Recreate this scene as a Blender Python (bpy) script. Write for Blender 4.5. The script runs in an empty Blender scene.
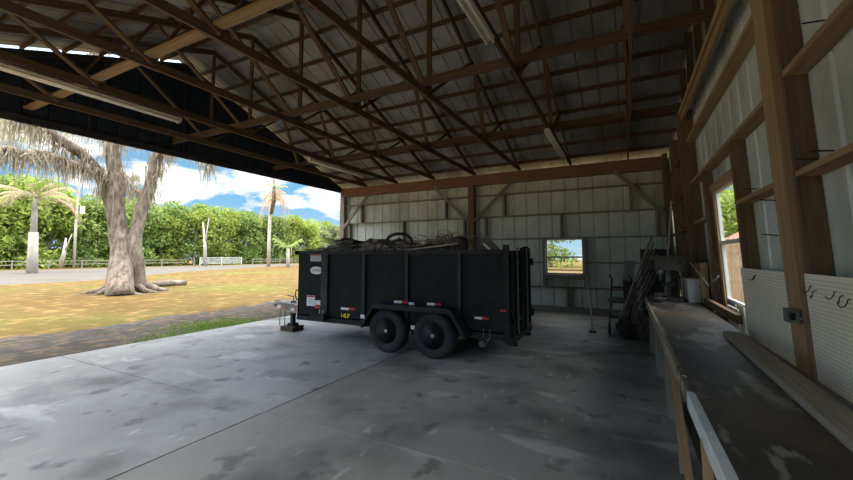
import bpy, bmesh, math, random
import numpy as np
from mathutils import Vector, Matrix, noise
random.seed(7); NR = np.random.RandomState(11)
S = bpy.context.scene
COL = S.collection

# ------------------------------------------------------------------ camera
FPX, PCX, PCY, EYE = 382.0, 426.5, 225.0, 1.6
TH = math.atan((626 - PCX) / math.hypot(FPX, 31)); PT = math.atan(31 / FPX)
_fh = Vector((-math.sin(TH), math.cos(TH), 0)); CR = Vector((math.cos(TH), math.sin(TH), 0)); _z = Vector((0, 0, 1))
CF = _fh * math.cos(PT) + _z * math.sin(PT); CU = -_fh * math.sin(PT) + _z * math.cos(PT)
cd = bpy.data.cameras.new('camera'); cam = bpy.data.objects.new('camera', cd); COL.objects.link(cam)
cd.sensor_width = 36; cd.lens = FPX / 853 * 36; cd.shift_y = -15 / 853; cd.clip_end = 600; cd.clip_start = .05
m = Matrix((CR, CU, -CF)).transposed().to_4x4(); m.translation = Vector((0, 0, EYE)); cam.matrix_world = m
S.camera = cam
# ------------------------------------------------------------------ colour management
S.view_settings.view_transform = 'Standard'; S.view_settings.look = 'None'
S.view_settings.exposure = 0.82; S.view_settings.gamma = 1; S.view_settings.use_curve_mapping = False
S.cycles.max_bounces = 14; S.cycles.diffuse_bounces = 7; S.cycles.glossy_bounces = 4; S.cycles.transparent_max_bounces = 12
S.cycles.sample_clamp_indirect = 8
# ------------------------------------------------------------------ sky
SKY_LOW, SKY_HIGH = .56, 4.0
W = bpy.data.worlds.new('sky'); S.world = W; W.use_nodes = True
nt = W.node_tree; nt.nodes.clear()
def N(t, **k):
    n = nt.nodes.new(t)
    for a, b in k.items(): setattr(n, a, b)
    return n
tc = N('ShaderNodeTexCoord'); sep = N('ShaderNodeSeparateXYZ'); nt.links.new(tc.outputs['Generated'], sep.inputs[0])
gr = N('ShaderNodeValToRGB'); nt.links.new(sep.outputs['Z'], gr.inputs[0])
e = gr.color_ramp.elements
e[0].position = 0.0; e[0].color = (.60, .84, 1.0, 1); e[1].position = .75; e[1].color = (.10, .26, .72, 1)
x = e.new(.14); x.color = (.25, .58, .92, 1)
mp = N('ShaderNodeMapping'); mp.inputs['Scale'].default_value = (1, 1, 2.6); mp.inputs['Location'].default_value = (.15, .5, .3)
nt.links.new(tc.outputs['Generated'], mp.inputs[0])
no = N('ShaderNodeTexNoise'); no.inputs['Scale'].default_value = 3.1; no.inputs['Detail'].default_value = 9; no.inputs['Roughness'].default_value = .56
nt.links.new(mp.outputs[0], no.inputs['Vector'])
acc = no.outputs[0]
nrm = N('ShaderNodeVectorMath', operation='NORMALIZE'); nt.links.new(tc.outputs['Generated'], nrm.inputs[0])
for px, py, w0, amt in ((232, 205, .985, .13), (262, 214, .990, .10), (322, 216, .995, .10), (190, 205, .99, .06), (50, 185, .975, .08)):     # cumulus banks standing over the wood
    d_ = (CF * FPX + CR * (px - PCX) + CU * (PCY - py)).normalized()
    dt = N('ShaderNodeVectorMath', operation='DOT_PRODUCT'); nt.links.new(nrm.outputs[0], dt.inputs[0]); dt.inputs[1].default_value = d_
    mr = N('ShaderNodeMapRange'); nt.links.new(dt.outputs['Value'], mr.inputs[0]); mr.inputs[1].default_value = w0; mr.inputs[2].default_value = 1; mr.inputs[3].default_value = 0; mr.inputs[4].default_value = amt
    ad = N('ShaderNodeMath', operation='ADD'); nt.links.new(acc, ad.inputs[0]); nt.links.new(mr.outputs[0], ad.inputs[1]); acc = ad.outputs[0]
cr = N('ShaderNodeValToRGB'); nt.links.new(acc, cr.inputs[0])
cr.color_ramp.elements[0].position = .585; cr.color_ramp.elements[0].color = (0, 0, 0, 1); cr.color_ramp.elements[1].position = .635
mx = N('ShaderNodeMix', data_type='RGBA'); nt.links.new(cr.outputs[0], mx.inputs[0]); nt.links.new(gr.outputs[0], mx.inputs[6]); mx.inputs[7].default_value = (1.35, 1.35, 1.38, 1)
# the sky is brighter, hazy white, well above the horizon
gm = N('ShaderNodeMapRange'); gm.interpolation_type = 'SMOOTHSTEP'; nt.links.new(sep.outputs['Z'], gm.inputs[0])
gm.inputs[1].default_value = .25; gm.inputs[2].default_value = .52; gm.inputs[3].default_value = SKY_LOW; gm.inputs[4].default_value = SKY_HIGH
bg = N('ShaderNodeBackground'); nt.links.new(gm.outputs[0], bg.inputs[1])
wf = N('ShaderNodeMapRange'); nt.links.new(sep.outputs['Z'], wf.inputs[0]); wf.inputs[1].default_value = .25; wf.inputs[2].default_value = .6
hz = N('ShaderNodeMix', data_type='RGBA'); nt.links.new(wf.outputs[0], hz.inputs[0]); nt.links.new(mx.outputs[2], hz.inputs[6]); hz.inputs[7].default_value = (1.0, .985, .95, 1); nt.links.new(hz.outputs[2], bg.inputs[0])
wo = N('ShaderNodeOutputWorld'); nt.links.new(bg.outputs[0], wo.inputs[0])
# ------------------------------------------------------------------ sun
sd = bpy.data.lights.new('sun', 'SUN'); sun = bpy.data.objects.new('sun', sd); COL.objects.link(sun)
sd.energy = 1.6; sd.angle = .009; sd.color = (1, .95, .85)
SUN_DIR = Vector((.10, -.42, 1.0)).normalized()       # towards the sun
sun.rotation_euler = SUN_DIR.to_track_quat('Z', 'Y').to_euler(); sun.location = (0, 0, 30)

# ------------------------------------------------------------------ materials
def material(name, c1, c2=None, scale=4, rough=.8, metal=0, bump=0, detail=6, stretch=(1, 1, 1), coord='Object', lo=.35, hi=.65, spec=.3, trans=0, tint=0):
    m = bpy.data.materials.new(name); m.use_nodes = True; t = m.node_tree; b = t.nodes['Principled BSDF']
    b.inputs['Roughness'].default_value = rough; b.inputs['Metallic'].default_value = metal; b.inputs['Specular IOR Level'].default_value = spec
    c2 = c2 or tuple(v * .8 for v in c1)
    co = t.nodes.new('ShaderNodeTexCoord'); mp = t.nodes.new('ShaderNodeMapping'); mp.inputs['Scale'].default_value = stretch
    t.links.new(co.outputs[coord], mp.inputs[0])
    n = t.nodes.new('ShaderNodeTexNoise'); n.inputs['Scale'].default_value = scale; n.inputs['Detail'].default_value = detail
    n.inputs['Roughness'].default_value = .6; t.links.new(mp.outputs[0], n.inputs['Vector'])
    r = t.nodes.new('ShaderNodeValToRGB'); t.links.new(n.outputs[0], r.inputs[0])
    r.color_ramp.elements[0].position = lo; r.color_ramp.elements[1].position = hi
    r.color_ramp.elements[0].color = (*c1, 1); r.color_ramp.elements[1].color = (*c2, 1)
    out = r.outputs[0]
    if tint:
        oi = t.nodes.new('ShaderNodeObjectInfo'); hs = t.nodes.new('ShaderNodeHueSaturation')
        mr = t.nodes.new('ShaderNodeMapRange'); mr.inputs[3].default_value = 1 - tint; mr.inputs[4].default_value = 1 + tint
        t.links.new(oi.outputs['Random'], mr.inputs[0]); t.links.new(mr.outputs[0], hs.inputs['Value']); t.links.new(out, hs.inputs['Color']); out = hs.outputs[0]
    t.links.new(out, b.inputs['Base Color'])
    if bump:
        bp = t.nodes.new('ShaderNodeBump'); bp.inputs['Strength'].default_value = bump; bp.inputs['Distance'].default_value = .02
        t.links.new(n.outputs[0], bp.inputs['Height']); t.links.new(bp.outputs[0], b.inputs['Normal'])
    if trans:
        tr = t.nodes.new('ShaderNodeBsdfTranslucent'); t.links.new(out, tr.inputs[0])
        ms = t.nodes.new('ShaderNodeMixShader'); ms.inputs[0].default_value = trans
        t.links.new(b.outputs[0], ms.inputs[1]); t.links.new(tr.outputs[0], ms.inputs[2]); t.links.new(ms.outputs[0], t.nodes['Material Output'].inputs[0])
    m['ramp'] = 1
    return m
def overlay(m, c, scale, lo, hi, stretch=(1, 1, 1), coord='Object', amount=1.0, detail=5, loc=(0, 0, 0)):
    """lay a second patchy colour (dirt, rust, stains) over a material's base colour"""
    t = m.node_tree; b = t.nodes['Principled BSDF']; src = b.inputs['Base Color'].links[0].from_socket
    co = t.nodes.new('ShaderNodeTexCoord'); mp = t.nodes.new('ShaderNodeMapping'); mp.inputs['Scale'].default_value = stretch; mp.inputs['Location'].default_value = loc
    t.links.new(co.outputs[coord], mp.inputs[0])
    n = t.nodes.new('ShaderNodeTexNoise'); n.inputs['Scale'].default_value = scale; n.inputs['Detail'].default_value = detail; t.links.new(mp.outputs[0], n.inputs['Vector'])
    mr = t.nodes.new('ShaderNodeMapRange'); mr.inputs[1].default_value = lo; mr.inputs[2].default_value = hi; mr.inputs[4].default_value = amount
    t.links.new(n.outputs[0], mr.inputs[0])
    x = t.nodes.new('ShaderNodeMix'); x.data_type = 'RGBA'; t.links.new(mr.outputs[0], x.inputs[0]); t.links.new(src, x.inputs[6]); x.inputs[7].default_value = (*c, 1)
    t.links.new(x.outputs[2], b.inputs['Base Color'])
    return m
def wood(name, c1, c2, **k):
    return material(name, c1, c2, scale=1.0, stretch=(1.6, 26, 1), coord='UV', lo=.3, hi=.7, rough=.85, bump=.25, spec=.15, **{'tint': .12, **k})
WOOD = wood('aged_lumber', (.115, .075, .045), (.22, .145, .085))
WOODL = wood('golden_lumber', (.26, .165, .085), (.42, .29, .165))
WOODR = wood('red_brown_beam', (.20, .10, .062), (.34, .185, .12))
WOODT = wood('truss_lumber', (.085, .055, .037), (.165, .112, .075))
WOODG = wood('grey_board', (.20, .17, .135), (.33, .28, .22))
PLY = wood('plywood', (.20, .13, .075), (.30, .20, .12))
METALW = overlay(material('galvanised_siding', (.58, .63, .59), (.70, .75, .71), scale=3, rough=.5, metal=.2, spec=.4), (.24, .21, .16), 1.3, .52, .72, stretch=(1, 1, .35), amount=.6)
METALB = overlay(material('back_wall_siding', (.56, .59, .51), (.68, .70, .61), scale=2.5, rough=.65, metal=.1, spec=.3), (.30, .28, .20), 1.1, .50, .70, stretch=(1, 1, .4), amount=.6)
ROOFM = overlay(material('roof_sheet', (.27, .275, .28), (.37, .375, .38), scale=2, rough=.6, metal=.15, spec=.3), (.10, .09, .085), .6, .46, .66, amount=.75)
GABLEM = material('backlit_gable_sheet', (.018, .024, .036), (.028, .035, .05), rough=.75, spec=.2)  # near-black blue puts the backlit shade into the sheet colour
GLASS = bpy.data.materials.new('window_glass'); GLASS.use_nodes = True
_t = GLASS.node_tree; _t.nodes.clear(); _o = _t.nodes.new('ShaderNodeOutputMaterial'); _m = _t.nodes.new('ShaderNodeMixShader'); _a = _t.nodes.new('ShaderNodeBsdfTransparent'); _g = _t.nodes.new('ShaderNodeBsdfGlossy'); _g.inputs['Roughness'].default_value = .05
_f = _t.nodes.new('ShaderNodeFresnel'); _f.inputs[0].default_value = 1.45
_bf = _t.nodes.new('ShaderNodeNewGeometry'); _sb = _t.nodes.new('ShaderNodeMath'); _sb.operation = 'SUBTRACT'; _sb.inputs[0].default_value = 1; _t.links.new(_bf.outputs['Backfacing'], _sb.inputs[1])
_mu = _t.nodes.new('ShaderNodeMath'); _mu.operation = 'MULTIPLY'; _t.links.new(_f.outputs[0], _mu.inputs[0]); _t.links.new(_sb.outputs[0], _mu.inputs[1]); _t.links.new(_mu.outputs[0], _m.inputs[0]); _t.links.new(_a.outputs[0], _m.inputs[1]); _t.links.new(_g.outputs[0], _m.inputs[2]); _t.links.new(_m.outputs[0], _o.inputs[0])
_a.inputs[0].default_value = (.93, .95, .94, 1)
WHITE = material('white_painted_frame', (.62, .63, .62), (.72, .72, .70), rough=.5)
ALU = material('aluminium_frame', (.35, .35, .34), (.45, .45, .44), rough=.45, metal=.5)
BLACK = overlay(material('black_trailer_paint', (.010, .011, .012), (.018, .020, .020), scale=2, rough=.5, spec=.12), (.06, .05, .035), 3.2, .58, .8, stretch=(1, 1, .5), amount=.3)
BLACKM = material('black_steel', (.014, .014, .014), (.03, .028, .026), scale=8, rough=.5, spec=.18)
RUBBER = material('tyre_rubber', (.022, .022, .023), (.042, .042, .042), scale=6, rough=.8, spec=.3)
RIM = material('dark_rim', (.035, .035, .035), (.055, .055, .055), rough=.4, metal=.3)
CHROME = material('bright_steel', (.5, .5, .48), (.65, .65, .62), rough=.3, metal=.8)
STEEL = material('dull_steel', (.16, .155, .145), (.26, .25, .235), scale=9, rough=.5, metal=.5)
RUST = material('rusty_steel', (.20, .11, .06), (.30, .22, .16), scale=12, rough=.8, metal=.2)
TONGUE = overlay(material('tongue_paint', (.26, .24, .21), (.38, .35, .31), scale=10, rough=.5, spec=.4), (.50, .20, .10), 7, .50, .62, amount=.7)
def plain(name, c, rough=.6, **k): return material(name, c, tuple(v * .92 for v in c), rough=rough, **k)
RED = plain('red_reflector', (.55, .03, .03), .35); WHT = plain('white_reflector', (.92, .92, .90), .4); YEL = plain('yellow_lettering', (.95, .72, .03)); PINKISH = plain('faded_red', (.5, .22, .18))
GREYT = plain('grey_print', (.25, .25, .25))
TUBE = plain('unlit_tube', (.88, .87, .80), .3); FIXT = material('fixture_housing', (.62, .57, .48), (.78, .73, .63), scale=12, rough=.5)
PEG = material('pegboard', (.86, .80, .64), (.90, .85, .70), scale=3, rough=.6)

# ------------------------------------------------------------------ mesh builder
class MB:
    def __init__(s): s.bm = bmesh.new(); s.uv = s.bm.loops.layers.uv.new('UVMap')
    def face(s, vs, uvs=None):
        try: f = s.bm.faces.new(vs)
        except ValueError: return None
        if uvs:
            for l, u in zip(f.loops, uvs): l[s.uv].uv = u
        return f
    def hexa(s, P, L=1.0, off=None):
        """8 corners: 0-3 start ring, 4-7 end ring; grain runs start->end"""
        off = random.random() * 50 if off is None else off
        v = [s.bm.verts.new(p) for p in P]
        w = [0]
        for i in range(4): w.append(w[-1] + (Vector(P[i]) - Vector(P[(i + 1) % 4])).length)
        for i in range(4):
            j = (i + 1) % 4
            s.face([v[i], v[j], v[4 + j], v[4 + i]], [(off, off + w[i]), (off, off + w[i + 1]), (off + L, off + w[i + 1]), (off + L, off + w[i])])
        s.face([v[3], v[2], v[1], v[0]], [(off, 0), (off + .01, .04), (off, .08), (off + .01, .1)]); s.face([v[4], v[5], v[6], v[7]], [(off, 0), (off + .01, .04), (off, .08), (off + .01, .1)])
        return s
    def beam(s, a, b, w, h, up=(0, 0, 1)):
        """board from a to b; w across, h along 'up'"""
        a = Vector(a); b = Vector(b); d = (b - a); L = d.length; d.normalize(); up = Vector(up)
        if abs(d.dot(up)) > .98: up = Vector((0, 1, 0)) if abs(d.y) < .9 else Vector((1, 0, 0))
        sd = d.cross(up).normalized(); u = sd.cross(d).normalized(); sd *= w / 2; u *= h / 2
        r = [-sd - u, sd - u, sd + u, -sd + u]
        return s.hexa([a + q for q in r] + [b + q for q in r], L)
    def box(s, x0, x1, y0, y1, z0, z1):
        dx, dy, dz = abs(x1 - x0), abs(y1 - y0), abs(z1 - z0)
        c = Vector(((x0 + x1) / 2, (y0 + y1) / 2, (z0 + z1) / 2))
        if dx >= dy and dx >= dz: return s.beam((x0, c.y, c.z), (x1, c.y, c.z), dy, dz)
        if dy >= dz: return s.beam((c.x, y0, c.z), (c.x, y1, c.z), dx, dz)
        return s.hexa([(x0, y0, z0), (x1, y0, z0), (x1, y1, z0), (x0, y1, z0), (x0, y0, z1), (x1, y0, z1), (x1, y1, z1), (x0, y1, z1)], dz)
    def tube(s, pts, r, n=8, caps=True):
        pts = [Vector(p) for p in pts]; rs = r if isinstance(r, (list, tuple)) else [r] * len(pts)
        rings = []; ref = None
        for i, p in enumerate(pts):
            d = (pts[min(i + 1, len(pts) - 1)] - pts[max(i - 1, 0)]).normalized()
            if ref is None: ref = d.orthogonal().normalized()
            ref = (ref - d * ref.dot(d)).normalized(); bi = d.cross(ref)
            rings.append([s.bm.verts.new(p + (ref * math.cos(2 * math.pi * k / n) + bi * math.sin(2 * math.pi * k / n)) * rs[i]) for k in range(n)])
        for i in range(len(rings) - 1):
            for k in range(n):
                j = (k + 1) % n; s.face([rings[i][k], rings[i][j], rings[i + 1][j], rings[i + 1][k]], [(i * .2, k / n), (i * .2, (k + 1) / n), (i * .2 + .2, (k + 1) / n), (i * .2 + .2, k / n)])
        if caps: s.face(rings[0][::-1]); s.face(rings[-1])
        return s
    def lathe(s, c, axis, prof, n=24):
        """prof = list of (radius, offset along axis)"""
        c = Vector(c); ax = Vector(axis).normalized(); u = ax.orthogonal().normalized(); v = ax.cross(u); rings = []
        for r, o in prof: rings.append([s.bm.verts.new(c + ax * o + (u * math.cos(2 * math.pi * k / n) + v * math.sin(2 * math.pi * k / n)) * max(r, 1e-4)) for k in range(n)])
        for i in range(len(rings) - 1):
            for k in range(n): j = (k + 1) % n; s.face([rings[i][k], rings[i][j], rings[i + 1][j], rings[i + 1][k]])
        s.face(rings[0][::-1]); s.face(rings[-1])
        return s
    def prism(s, pts, d):
        """polygon of 3-D points extruded by vector d"""
        d = Vector(d); a = [s.bm.verts.new(p) for p in pts]; b = [s.bm.verts.new(Vector(p) + d) for p in pts]
        s.face(a[::-1], [(p[0], p[2] + p[1]) for p in pts[::-1]]); s.face(b, [(p[0], p[2] + p[1]) for p in pts])
        for i in range(len(a)): j = (i + 1) % len(a); s.face([a[i], a[j], b[j], b[i]])
        return s
    def blob(s, c, rad, amp=.25, sub=3, freq=2.0, seed=0):
        r = bmesh.ops.create_icosphere(s.bm, subdivisions=sub, radius=1)
        for v in r['verts']:
            q = v.co.normalized(); k = 1 + amp * noise.noise(q * freq + Vector((seed, seed * 1.7, 3))) * 2
            v.co = Vector((c[0] + q.x * rad[0] * k, c[1] + q.y * rad[1] * k, c[2] + q.z * rad[2] * k))
        return s
    def bevel(s, w=.006, seg=1):
        bmesh.ops.bevel(s.bm, geom=[e for e in s.bm.edges if len(e.link_faces) == 2 and e.calc_face_angle(0) > .5], offset=w, segments=seg, affect='EDGES', profile=.6)
        return s
    def build(s, name, mat, parent=None, smooth=False, loc=None, fn=None):
        if fn:
            for v in s.bm.verts: v.co = fn(v.co)
        if loc is None: loc = Vector((0, 0, 0))
        org = Vector(loc)
        if parent is not None:
            org = Vector((0, 0, 0)); p = parent
            while p is not None: org += p.location; p = p.parent
        for v in s.bm.verts: v.co -= org
        bmesh.ops.recalc_face_normals(s.bm, faces=s.bm.faces)
        me = bpy.data.meshes.new(name); s.bm.to_mesh(me); s.bm.free()
        if smooth: me.polygons.foreach_set('use_smooth', [True] * len(me.polygons))
        me.materials.append(mat); o = bpy.data.objects.new(name, me); COL.objects.link(o)
        if parent is not None: o.parent = parent
        else: o.location = org
        return o
def tag(o, label, cat, group=None, kind=None):
    o['label'] = label; o['category'] = cat
    if group: o['group'] = group
    if kind: o['kind'] = kind
    return o
def empty(name, loc, label, cat, group=None):
    o = bpy.data.objects.new(name, None); COL.objects.link(o); o.location = loc; o.empty_display_size = .1
    return tag(o, label, cat, group)
def struct(o): o['kind'] = 'structure'; return o
def copy_tree(o, parent=None):
    c = o.copy(); COL.objects.link(c); c.parent = parent
    for ch in list(o.children): copy_tree(ch, c)
    return c
def board(name, a, b, w, h, mat, label, cat, group=None, up=(0, 0, 1), fn=None, bev=.004):
    mb = MB().beam(a, b, w, h, up)
    if bev: mb.bevel(bev)
    c = (Vector(a) + Vector(b)) / 2
    if fn: c = fn(c)
    return tag(mb.build(name, mat, loc=c, fn=fn), label, cat, group)
ORD = ['first', 'second', 'third', 'fourth', 'fifth', 'sixth', 'seventh', 'eighth', 'ninth', 'tenth', 'eleventh', 'twelfth', 'thirteenth']
def LEAN(v): return Vector((v.x - .04 * (min(v.z, 4.1) - 1.5), v.y, v.z))

# ------------------------------------------------------------------ building dimensions
YB, YF, RY = 11.9, -.9, 5.6                      # back wall, front wall, ridge line
XL, XR = -9.95, 1.22                             # open gable side, closed gable side
def ZS(y): return 4.42 + .37 * ((11.9 - y) if y > RY else (y + .7))          # underside of roof sheets
def sheet(rib, u0, u1, prof=.022, w=.03):
    """positions along u of a ribbed sheet: list of (u, offset)"""
    out = []; n0 = math.ceil(u0 / rib); n1 = math.floor(u1 / rib); out.append((u0, 0))
    for k in range(n0, n1 + 1):
        c = k * rib
        if c - w < u0 or c + w > u1: continue
        out += [(c - w, 0), (c - w * .5, prof), (c + w * .5, prof), (c + w, 0)]
    out.append((u1, 0)); return out
def wall_sheet(mb, us, make, v0, v1, t=.004):
    """make(u, off, v) -> point; solid thin ribbed sheet"""
    for side in (0, 1):
        prev = None
        for u, off in us:
            a = mb.bm.verts.new(make(u, off + side * t, v0(u) if callable(v0) else v0)); b = mb.bm.verts.new(make(u, off + side * t, v1(u) if callable(v1) else v1))
            if prev: mb.face([prev[0], a, b, prev[1]] if side else [prev[1], b, a, prev[0]])
            prev = (a, b)
    return mb

# floor: poured slab panels with control joints
XS = -8.1; m_ = MB(); m2_ = MB(); g = .010
for (a, b) in ((XS, -3.36), (-3.36, XR + .05)):
    for (c, d) in ((YF, 2.86), (2.86, 7.4), (7.4, YB + .05)):
        (m_ if a == XS else m2_).box(a + g, b - g, c + g, d - g, -.1, 0)
def concrete(n, a, b, st, ov): return overlay(overlay(overlay(overlay(material(n, a, b, scale=.55, rough=.6, detail=12, spec=.25, lo=.34, hi=.66), tuple(v * .38 for v in a), .8, .50, .66, amount=ov, detail=12, loc=(4, 2, 0)),
               st, 1.1, .60, .66, amount=.55, detail=14, stretch=(.7, 1.8, 1)), tuple(v * .3 for v in a), 3.1, .60, .68, amount=.6, detail=12), st, 9, .64, .70, amount=.5, detail=6, stretch=(1, .35, 1))
CONC = concrete('worn_concrete', (.26, .263, .26), (.38, .383, .378), (.54, .543, .54), .78)
CONC2 = concrete('grimy_concrete', (.235, .23, .215), (.325, .32, .30), (.50, .49, .465), .8)
struct(m_.build('floor', CONC)); struct(m2_.build('floor', CONC2))
struct(MB().box(XS, XR + .05, YF, YB + .05, -.14, -.04).build('trim_1', material('joint_dirt', (.06, .055, .05))))

# back wall siding with a window opening
WBX = (-2.14, -1.09); WBZ = (1.07, 2.11)
us = sheet(.385, XL, XR); mb = MB()
mk = lambda u, off, v: (u, YB + .05 + off, v)
def cut(us, a, b): return [q for q in us if a < q[0] < b]
wall_sheet(mb, [q for q in us if q[0] < WBX[0]] + [(WBX[0], 0)], mk, -.03, 4.22)
wall_sheet(mb, [(WBX[1], 0)] + [q for q in us if q[0] > WBX[1]], mk, -.03, 4.22)
mid = [(WBX[0], 0)] + cut(us, *WBX) + [(WBX[1], 0)]
wall_sheet(mb, mid, mk, -.03, WBZ[0]); wall_sheet(mb, mid, mk, WBZ[1], 4.22)
struct(mb.build('wall_back', METALB))
# right wall siding, leaning in slightly, with a window opening; upright gable above
WRY = (5.05, 6.42); WRZ = (1.01, 2.48)
us = sheet(.385, YF, YB + .05); mk = lambda u, off, v: LEAN(Vector((1.19 + off, u, v))); mb = MB()
lo = [q for q in us if q[0] < WRY[0]] + [(WRY[0], 0)]; hi = [(WRY[1], 0)] + [q for q in us if q[0] > WRY[1]]; mid = [(WRY[0], 0)] + cut(us, *WRY) + [(WRY[1], 0)]
for zz in ((-.03, 2.1), (2.1, 4.12)):
    wall_sheet(mb, lo, mk, *zz); wall_sheet(mb, hi, mk, *zz)
wall_sheet(mb, mid, mk, -.03, WRZ[0]); wall_sheet(mb, mid, mk, WRZ[1], 4.12)
ug = sheet(.385, YF, YB + .05); ug.append((RY, 0)); ug.sort()
wall_sheet(mb, ug, lambda u, off, v: (1.24 + off, u, v), 4.08, lambda u: max(4.1, ZS(u) - .02))
mb.box(1.05, 1.27, YF, YB, 4.085, 4.105)
struct(mb.build('wall_right', METALW))
# front wall behind the camera
us = sheet(.385, XL, XR)
FILL_OPENING = (-9.6, -1.0, 3.7)   # unseen opening added behind the camera to let in fill light
mk = lambda u, off, v: (u, YF - .05 - off, v); mb = MB()
wall_sheet(mb, [q for q in us if q[0] < FILL_OPENING[0]] + [(FILL_OPENING[0], 0)], mk, -.03, 4.3); wall_sheet(mb, [(FILL_OPENING[1], 0)] + [q for q in us if q[0] > FILL_OPENING[1]], mk, -.03, 4.3)
wall_sheet(mb, [(FILL_OPENING[0], 0)] + cut(us, FILL_OPENING[0], FILL_OPENING[1]) + [(FILL_OPENING[1], 0)], mk, FILL_OPENING[2], 4.3)
struct(mb.build('wall_front', METALW))
# left gable: sheeting only above the wide opening
ug = sheet(.385, YF, YB + .05); ug.append((RY, 0)); ug.sort()
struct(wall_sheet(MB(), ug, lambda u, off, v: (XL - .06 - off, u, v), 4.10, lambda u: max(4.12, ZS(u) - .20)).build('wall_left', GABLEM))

# roof
us = sheet(.385, XL - .35, XR + .3); mb = MB()
OV = .45
for (y0, y1) in ((RY, YB + OV), (RY, YF - OV)):
    wall_sheet(mb, us, lambda u, off, v: (u, v, ZS(v) + off), y0, y1)
struct(mb.build('ceiling', ROOFM))
# purlins
pg = 'roof purlins carrying the roof sheets'
ys = [11.62 - .617 * k for k in range(10)]
for k, y in enumerate(ys):
    z = ZS(y) - .047
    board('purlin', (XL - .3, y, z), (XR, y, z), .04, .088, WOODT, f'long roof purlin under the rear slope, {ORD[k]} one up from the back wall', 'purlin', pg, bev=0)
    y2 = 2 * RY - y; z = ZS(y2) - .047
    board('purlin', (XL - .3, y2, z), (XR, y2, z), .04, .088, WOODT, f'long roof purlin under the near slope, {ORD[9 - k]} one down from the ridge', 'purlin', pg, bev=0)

# trusses
ZC = 4.25                                        # underside of bottom chords
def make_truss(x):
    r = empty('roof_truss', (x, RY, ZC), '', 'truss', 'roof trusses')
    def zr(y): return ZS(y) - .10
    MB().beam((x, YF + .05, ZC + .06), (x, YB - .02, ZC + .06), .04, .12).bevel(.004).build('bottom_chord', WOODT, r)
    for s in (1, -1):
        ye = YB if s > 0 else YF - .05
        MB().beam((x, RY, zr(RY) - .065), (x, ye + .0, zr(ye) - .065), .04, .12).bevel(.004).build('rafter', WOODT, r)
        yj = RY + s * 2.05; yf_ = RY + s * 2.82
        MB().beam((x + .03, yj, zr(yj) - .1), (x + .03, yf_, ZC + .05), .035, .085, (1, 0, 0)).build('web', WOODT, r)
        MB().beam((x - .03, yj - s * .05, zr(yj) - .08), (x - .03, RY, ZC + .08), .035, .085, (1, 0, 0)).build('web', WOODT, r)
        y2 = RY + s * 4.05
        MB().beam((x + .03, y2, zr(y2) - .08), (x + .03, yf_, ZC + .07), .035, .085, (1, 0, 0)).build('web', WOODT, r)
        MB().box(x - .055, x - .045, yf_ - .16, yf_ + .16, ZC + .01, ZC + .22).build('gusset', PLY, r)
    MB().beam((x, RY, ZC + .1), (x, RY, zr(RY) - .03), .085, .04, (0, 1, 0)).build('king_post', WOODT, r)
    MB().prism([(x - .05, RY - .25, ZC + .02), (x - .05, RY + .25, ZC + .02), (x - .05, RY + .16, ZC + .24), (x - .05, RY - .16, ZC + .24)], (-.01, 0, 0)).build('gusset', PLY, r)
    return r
TX = [.15, -1.35, -2.86, -4.36, -5.87, -7.4, -8.8]
tr0 = make_truss(TX[0])
for k, x in enumerate(TX):
    t = tr0 if k == 0 else copy_tree(tr0)
    t.location.x = x; t['label'] = f'weathered timber roof truss, {ORD[k]} one counting from the closed right wall'
BACKLIT_WOOD = material('backlit_lumber', (.022, .022, .025), (.045, .042, .042), scale=5)  # frame timber coloured dark to stand in for its backlit shade
gt = empty('end_truss', (XL, RY, 4.1), 'end frame over the open side, coloured as in backlit shade, before the gable sheeting', 'truss')
MB().box(XL - .05, XL + .0, YF, YB, 4.10, 4.24).build('bottom_board', BACKLIT_WOOD, gt)
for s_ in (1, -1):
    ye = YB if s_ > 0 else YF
    MB().beam((XL - .02, RY, ZS(RY) - .22), (XL - .02, ye, ZS(ye) - .22), .04, .12).build('rafter', BACKLIT_WOOD, gt)
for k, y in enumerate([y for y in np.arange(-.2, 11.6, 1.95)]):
    MB().box(XL - .05, XL, y - .02, y + .02, 4.24, ZS(y) - .28).build('stud', BACKLIT_WOOD, gt)
# lateral braces on the chords
board('lateral_brace', (XL, 2.76, ZC + .14), (XR - .1, 2.76, ZC + .14), .14, .04, WOODL, 'orange-brown flat brace board across the trusses nearest the camera', 'brace', 'lateral braces across the trusses')
board('lateral_brace', (XL, 5.38, ZC + .21), (XR - .1, 5.38, ZC + .21), .04, .15, WOODT, 'long brown brace board across the trusses under the ridge', 'brace', 'lateral braces across the trusses')
board('lateral_brace', (XL, 8.45, ZC + .17), (XR - .1, 8.45, ZC + .17), .04, .12, WOODT, 'brace board across the trusses nearest the back wall', 'brace', 'lateral braces across the trusses')

# back wall frame
board('header_beam', (XL, 11.82, 4.08), (1.0, 11.82, 4.08), .16, .34, WOODR, 'long reddish brown header beam along the top of the back wall', 'beam')
for k, z in enumerate((.68, 1.41, 2.13, 2.85, 3.56)):
    for a, b, w in ((XL + .12, -4.6, 'left of the middle post'), (-4.3, 1.0, 'right of the middle post')):
        if k == 1 and a > -5:
            board('wall_girt', (a, 11.87, z), (WBX[0] - .06, 11.87, z), .14, .04, WOODG, 'short girt on the back wall between middle post and window', 'girt', 'back wall girts')
            board('wall_girt', (WBX[1] + .06, 11.87, z), (b, 11.87, z), .14, .04, WOODG, 'short girt on the back wall right of the window', 'girt', 'back wall girts')
        else:
            board('wall_girt', (a, 11.87, z), (b, 11.87, z), .14, .04, WOODG, f'back wall girt {w}, {ORD[k]} up from the floor', 'girt', 'back wall girts')
board('sill_plate', (XL + .12, 11.87, .06), (1.0, 11.87, .06), .14, .12, WOODG, 'grey timber sill plate at the foot of the back wall', 'sill plate')
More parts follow.
